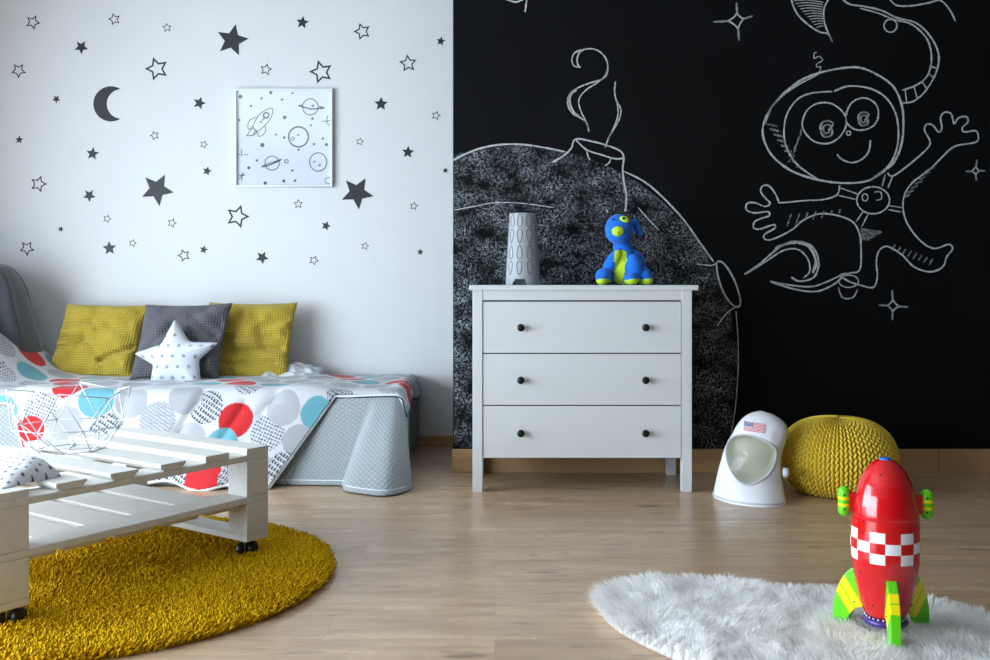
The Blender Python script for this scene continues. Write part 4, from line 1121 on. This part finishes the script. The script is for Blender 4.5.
Vb.append((cpt[0], cpt[1], .010)); fb += [((rows_-1)*nb+i, (rows_-1)*nb+(i+1) % nb, len(Vb)-1) for i in range(nb)]
me = np_mesh('fur_rug', np.vstack([V.reshape(-1, 3), np.array(Vb)]), np.vstack([Ff, np.array(fb)+nf*7]))
o = link('fur_rug', me, M['fur']); tag(o, 'long-haired white faux fur rug on the floor under the toy rocket', 'rug')

# ------------------------------------------------------------------ toy rocket
RKX, RKY, ZB = 1.070, 2.66, .03
rk = thing('toy_rocket', 'red toy rocket with white checks and green fins standing on the white fur rug', 'toy', (RKX, RKY, 0), math.radians(-11))
prof = [(.030,.076),(.048,.078),(.055,.085),(.0670,.115),(.0780,.165),(.0855,.212),(.0890,.243),(.0900,.273),(.0890,.318),(.0875,.348),(.0855,.3495),(.0855,.352),(.0865,.354),(.083,.385),(.076,.415),(.066,.446),(.052,.474),(.038,.491),(.025,.501),(.016,.5045)]
def pr_(z):
    for (ra, za), (rb, zb_) in zip(prof, prof[1:]):
        if za <= z <= zb_: return ra+(rb-ra)*(z-za)/(zb_-za+1e-9)
    return prof[-1][0]
zs = sorted(set([p[1] for p in prof]+list(np.linspace(.09, .5, 40))+[.236,.2645,.293,.3215])); NS = 140
ang0 = math.radians(-111.8+11)
V = []; fs = []; mi = []
for z in zs:
    for k in range(NS): t = ang0+2*PI*k/NS; V.append((pr_(z)*math.cos(t), pr_(z)*math.sin(t), z))
for j in range(len(zs)-1):
    zm = (zs[j]+zs[j+1])/2; row = int((zm-.236)//.0285) if .236 < zm < .3215 else -1
    for k in range(NS):
        k2 = (k+1) % NS; fs.append((j*NS+k, j*NS+k2, (j+1)*NS+k2, (j+1)*NS+k)); c_ = k//10
        mi.append(1 if row >= 0 and ((c_ % 2 == 1) == (row in (0, 2))) else 0)
fs += [tuple(range(NS))[::-1], tuple((len(zs)-1)*NS+k for k in range(NS))]; mi += [0, 0]
me = bpy.data.meshes.new('body'); me.from_pydata(V, [], fs); me.polygons.foreach_set('material_index', mi); me.update()
bo = link('body', me, [M['red'], M['rwhite']], rk); autosmooth(bo, 40)
mb = MB(); mb.lathe([(.0165,.502),(.0165,.507),(.012,.5095),(0,.510)], 32, cap=False); mb.build('cap', M['sky_blue'], rk, True)['label'] = 'blue cap'
mb = MB(); mb.lathe([(.056,.058),(.060,.064),(.056,.072),(.042,.080),(.035,.079),(.035,.066),(.04,.058)], 48, cap=False); nz_ = mb.build('nozzle', M['purple'], rk, True); nz_['label'] = 'purple nozzle'
mb = MB()
for k in range(24):
    t = 2*PI*k/24; mb.ellipsoid((.0515*math.cos(t), .0515*math.sin(t), .0765), (.0035, .0035, .004), 8, 6)
mb.build('nozzle_stud', M['silver'], nz_, True)
# fins
fo = [(.066,.202),(.088,.192),(.110,.168),(.127,.135),(.137,.098),(.141,.06),(.140,ZB-.004),(.102,ZB-.004),(.099,.048),(.088,.070),(.074,.084),(.058,.090)]
fo = [(p.x, p.y) for p in smooth(fo[:7], 5)]+[(p.x, p.y) for p in smooth(fo[7:], 5)]
for k, an in enumerate((-90, 30, 150)):
    mb = MB(); th = .013; n = len(fo); vs = [(r, -th, z) for r, z in fo]+[(r, th, z) for r, z in fo]
    mb.add(vs, [tuple(range(n)), tuple(range(2*n-1, n-1, -1))]+[(i, i+n, (i+1) % n+n, (i+1) % n) for i in range(n)])
    me = mb.mesh('fin'); uvl = me.uv_layers.new(name='UVMap')
    for l in me.loops:
        c_ = me.vertices[l.vertex_index].co; uvl.data[l.index].uv = (.80*c_.x-.55*c_.z, c_.z)
    fi = link('fin', me, M['fin'], rk); fi.rotation_euler = (0, 0, math.radians(an)); bev(fi, .002)
    mb = MB()
    for r, z in ((.082, .182), (.080, .100)):
        for s in (-1, 1):
            mb = MB(); mb.ellipsoid((r, s*.0132, z), (.0025, .0012, .0025), 10, 6); mb.build('screw_hole', M['hole'], fi)
# side pods
for sgn in (-1, 1):
    mb = MB(); prof_p = [(0, -.0415)]+[(.0165*math.cos(t), -.025+.0165*math.sin(t)) for t in np.linspace(-1.4, 0, 8)]+[(.0165, -.013), (.0165, -.005), (.0165, .005), (.0165, .013)]+[(.0165*math.cos(t), .025+.0165*math.sin(t)) for t in np.linspace(0, 1.4, 8)]+[(0, .0415)]
    mb.lathe(prof_p, 32, (sgn*.107, 0, .386), cap=False)
    me = mb.mesh('thruster_pod', True)
    for p_ in me.polygons: zc = abs(p_.center.z-.386); p_.material_index = 1 if .004 < zc < .014 else 0
    po = link('thruster_pod', me, [M['green'], M['yellow']], rk); po['label'] = 'green and yellow pod'
    mb = MB(); mb.box((sgn*.087, 0, .385), (.03, .022, .052)); mb.build('pylon', M['red'], po, bevel=.004)
    mb = MB()
    for z in (.366, .405): mb = MB(); mb.ellipsoid((sgn*.107-.002, -.0162, z), (.003, .0015, .003), 10, 6); mb.build('screw_hole', M['hole'], po)
mb = MB()
for an, z in ((-150, .345), (-152, .315), (-125, .47), (-140, .118), (-45, .12), (-160, .205)):
    r = pr_(z); t = math.radians(an+11); mb = MB(); mb.ellipsoid((r*math.cos(t), r*math.sin(t), z), (.0026, .0026, .0026), 10, 6); mb.build('screw_hole', M['hole'], rk)

# ------------------------------------------------------------------ knitted pouf
PX, PY = P(838.5, 0, 4.60)[0], 4.60
nu_, nv_ = 1280, 270; Rp, Hp = .264, .388
u, v = np.meshgrid(np.linspace(0, 1, nu_, endpoint=True), np.linspace(.002, .998, nv_), indexing='ij')
ph = (v-.5)*PI; cs = np.sign(np.cos(ph))*np.abs(np.cos(ph))**.82; sn = np.sign(np.sin(ph))*np.abs(np.sin(ph))**.92
NC, NR = 84, 24
cf = u*NC; ci = np.floor(cf); odd = ci % 2; fu = (cf-ci-.5)*2
rv = v*NR+odd*.5+fu*.42*(1-2*odd); fv = (rv-np.floor(rv)-.5)*2
hh = np.sqrt(np.clip(1-.9*fu**2-.75*fv**2, 0, 1))
disp = .025*(hh-.6)*np.clip(cs*1.6, .15, 1)
Rr = (Rp*cs+disp*cs)*(1+.012*np.sin(2*PI*u*3)); Z = Hp/2+(Hp/2)*sn+disp*sn
Z = np.maximum(Z-.036, .004)
V = np.stack([Rr*np.cos(2*PI*u), Rr*np.sin(2*PI*u), Z], -1).reshape(-1, 3)
me = np_mesh('pouf', V, grid_faces(nu_, nv_))
o = link('knitted_pouf', me, M['knit']); o.location = (PX, PY, 0); o.rotation_euler = (0, math.radians(0), .2); tag(o, 'mustard yellow chunky knitted pouf on the floor by the black wall', 'pouf')

# ------------------------------------------------------------------ astronaut helmet
HD = 4.42; hk = HD/F/6.29
hx0 = P(700+320/6.29, 0, HD)[0]
hm = thing('astronaut_helmet', 'white toy astronaut helmet with clear visor and flag patch leaning beside the yellow pouf', 'helmet', (hx0, HD, 0), -math.atan2(hx0, HD))
sec = [(612,86,530),(600,86,528),(555,92,520),(480,108,508),(420,124,502),(380,136,502),(340,146,506),(300,160,516),(260,182,530),(220,206,540),(180,225,545),(150,243,538),(125,263,517),(105,285,490),(90,309,463),(80,332,436),(74,354,408)]
zz = np.array([(612-s[0])*hk for s in sec]); cc = np.array([((s[1]+s[2])/2-320)*hk for s in sec]); rr_ = np.array([(s[2]-s[1])/2*hk for s in sec])
Htot = zz[-1]
def hpos(th, z, off=0):
    c = np.interp(z, zz, cc); r = np.interp(z, zz, rr_); k = .86+.0*z
    e = .9
    ct, st_ = np.cos(th), np.sin(th)
    x = c+(r+off)*np.sign(ct)*np.abs(ct)**e; y = (r*.80+off)*np.sign(st_)*np.abs(st_)**e+.10*(z/Htot)
    return x, y, z
nt_, nz2 = 120, 90
TH, ZZ = np.meshgrid(np.linspace(0, 2*PI, nt_), np.linspace(0, Htot, nz2), indexing='ij')
# smoothed profile
for arr in (cc, rr_):
    pass
vz = (612-343)*hk+.004; vx_ = 0
VPOL = np.array([(165,300),(180,262),(215,225),(258,210),(300,207),(350,218),(400,235),(445,258),(475,285),(478,310),(472,354),(452,402),(428,438),(372,474),(300,498),(250,484),(214,452),(186,410),(168,362)], float)
va_ = np.arctan2(343-VPOL[:, 1], VPOL[:, 0]-320); vr_ = np.hypot(343-VPOL[:, 1], VPOL[:, 0]-320); o_ = np.argsort(va_); va_, vr_ = va_[o_], vr_[o_]
def vrad(a_): return np.interp(a_, np.r_[va_[-1]-2*PI, va_, va_[0]+2*PI], np.r_[vr_[-1], vr_, vr_[0]])
def visor_f(x, z, s=1.0):
    """1 inside visor outline (front view)"""
    dx = x/hk; dz = (z-vz)/hk
    return np.hypot(dx, dz)/vrad(np.arctan2(dz, dx))
x, y, z = hpos(TH, ZZ)
dep = np.where(y-.10*(ZZ/Htot) < 0, sstep(1.0, .86, visor_f(x, z)), 0)
y = y+dep*.09
wob = vnoise(TH*3, ZZ*14, 91)*.006; x = x+wob; 
lo = np.clip(1-ZZ/.085, 0, 1); y = y-lo*(.010*np.sin(TH*3)+.24*x)
zdrop = np.clip(1-ZZ/.10, 0, 1)*.018*np.where(x > 0, -(x/.2), 0)
zf = np.maximum(z+zdrop*.0, 0)
tilt = sstep(.0, -.2, x)*.022*np.clip(1-ZZ/.15, 0, 1)
V = np.stack([x, y, np.where(ZZ > .001, z, z)], -1).reshape(-1, 3)
f = grid_faces(nt_, nz2); Vtop = np.array([[cc[-1], .10, Htot+.006]])
me = bpy.data.meshes.new('shell'); tops = [(i*nz2+nz2-1, (i+1)*nz2+nz2-1, len(V)) for i in range(nt_-1)]
me.from_pydata(np.vstack([V, Vtop]).tolist(), [], [tuple(q) for q in f.tolist()]+tops); me.update()
dv_ = dep.ravel()
mi = [1 if dv_[list(q)].mean() > .35 else 0 for q in f.tolist()]+[0]*len(tops); me.polygons.foreach_set('material_index', mi)
bm = bmesh.new(); bm.from_mesh(me); bmesh.ops.remove_doubles(bm, verts=bm.verts, dist=1e-5); bmesh.ops.recalc_face_normals(bm, faces=bm.faces); bm.to_mesh(me); bm.free()
me.polygons.foreach_set('use_smooth', [True]*len(me.polygons))
link('shell', me, [M['helmet'], M['lining']], hm)
def front_y(xq, zq, off=.0):
    c = np.interp(zq, zz, cc); r = np.interp(zq, zz, rr_); ct = np.clip((xq-c)/r, -1, 1); ct = np.sign(ct)*np.abs(ct)**(1/.9)
    st_ = np.sqrt(np.clip(1-ct**2, 0, 1)); return -(r*.80)*st_**.9+.10*(zq/Htot)-off
# visor pane + rim
ring = []
for k in range(64):
    a_ = -PI+2*PI*k/64; lim = float(vrad(a_))
    ring.append((hk*lim*math.cos(a_)*.97, vz+hk*lim*math.sin(a_)))
ring = np.array(ring); Vp = []; rows_ = 14
for j in range(rows_+1):
    s = 1-j/rows_
    for q in ring:
        xq = q[0]*s; zq = vz+(q[1]-vz)*s; yb = front_y(q[0], q[1]); ym = np.interp(s, [0, 1], [front_y(0, vz, .012), yb])
        Vp.append((xq, yb+(front_y(0, vz, .018)-yb)*(1-s**2), zq))
fp = []
for j in range(rows_):
    for i in range(64): i2 = (i+1) % 64; fp.append((j*64+i, j*64+i2, (j+1)*64+i2, (j+1)*64+i))
vm = np_mesh('visor', np.array(Vp), np.array(fp)); vo = link('visor', vm, M['visor'], hm); vo['label'] = 'clear bowed visor'
mb = MB(); mb.tube([(q[0], front_y(q[0], q[1], .001), q[1]) for q in ring], .0045, 8, True); mb.build('visor_rim', M['trim'], hm, True)
# bottom hem
x, y, z = hpos(np.linspace(0, 2*PI, 100)[:-1], np.full(99, .012), .002); mb = MB(); mb.tube(list(zip(x, y-.86*(.010*np.sin(np.linspace(0, 2*PI, 100)[:-1]*3)+.24*x), z)), .004, 6, True); mb.build('hem', M['trim'], hm, True)
# flag
fl = MB(); nfx, nfz = 26, 13
fx0, fx1, fz0, fz1 = 280, 408, 168, 108
for i in range(nfx):
    for j in range(nfz):
        mi = 0 if (i < 11 and j < 7) else (1 if j % 2 == 0 else 2)
        if i < 11 and j < 7 and (i+j) % 2 == 1 and i % 2 == 1: mi = 2
        q = []
        for (a_, b_) in ((i, j), (i, j+1), (i+1, j+1), (i+1, j)):
            X_ = (fx0+(fx1-fx0)*a_/nfx-320-6*b_/nfz)*hk; Z_ = (612-(124+(176-124)*b_/nfz+9*a_/nfx))*hk
            q.append((X_, float(front_y(X_, Z_, .0045)), Z_))
        fl.add(q, [(0, 1, 2, 3)], mi)
me = fl.mesh('flag_patch', True); o = link('flag_patch', me, [M['flag_blue'], M['flag_red'], M['flag_white']], hm); o['label'] = 'flag patch with blue corner and red stripes'
mb = MB(); kx = (528-320)*hk; kz = (612-425)*hk
mb.lathe([(.0, -.012), (.018, -.012), (.022, -.006), (.022, .008), (.018, .014), (.0, .016)], 24, (kx, -.02, kz), 'x', cap=False); mb.build('side_knob', M['trim'], hm, True)

# ------------------------------------------------------------------ camera and light
cam = bpy.data.cameras.new('camera'); co = bpy.data.objects.new('camera', cam); COL.objects.link(co)
cam.sensor_width = 36; cam.sensor_fit = 'HORIZONTAL'; cam.lens = F/990*36; cam.shift_y = -(330-HY)/990
co.location = (0, 0, HC); co.rotation_euler = (PI/2, 0, 0); cam.clip_start = .05; SC.camera = co

def area(name, loc, rot, sx, sy, e, c):
    l = bpy.data.lights.new(name, 'AREA'); l.shape = 'RECTANGLE'; l.size = sx; l.size_y = sy; l.energy = e; l.color = c
    o = bpy.data.objects.new(name, l); COL.objects.link(o); o.location = loc; o.rotation_euler = rot; return o
area('window_daylight', (XL-.25, (WY0+WY1)/2, (WZ0+WZ1)/2), (0, -PI/2, 0), WZ1-WZ0, WY1-WY0, 540, (.76, .89, 1.0))
w = bpy.data.worlds.new('sky'); SC.world = w; w.use_nodes = True
bg = w.node_tree.nodes['Background']; bg.inputs[0].default_value = (.72, .86, 1, 1); bg.inputs[1].default_value = 1.0
SC.view_settings.view_transform = 'Standard'; SC.view_settings.look = 'None'; SC.view_settings.gamma = 1; SC.view_settings.use_curve_mapping = False
SC.view_settings.exposure = 0.0
SC.cycles.max_bounces = 14; SC.cycles.diffuse_bounces = 12; SC.cycles.transmission_bounces = 10; SC.cycles.transparent_max_bounces = 12
SC.cycles.use_denoising = True
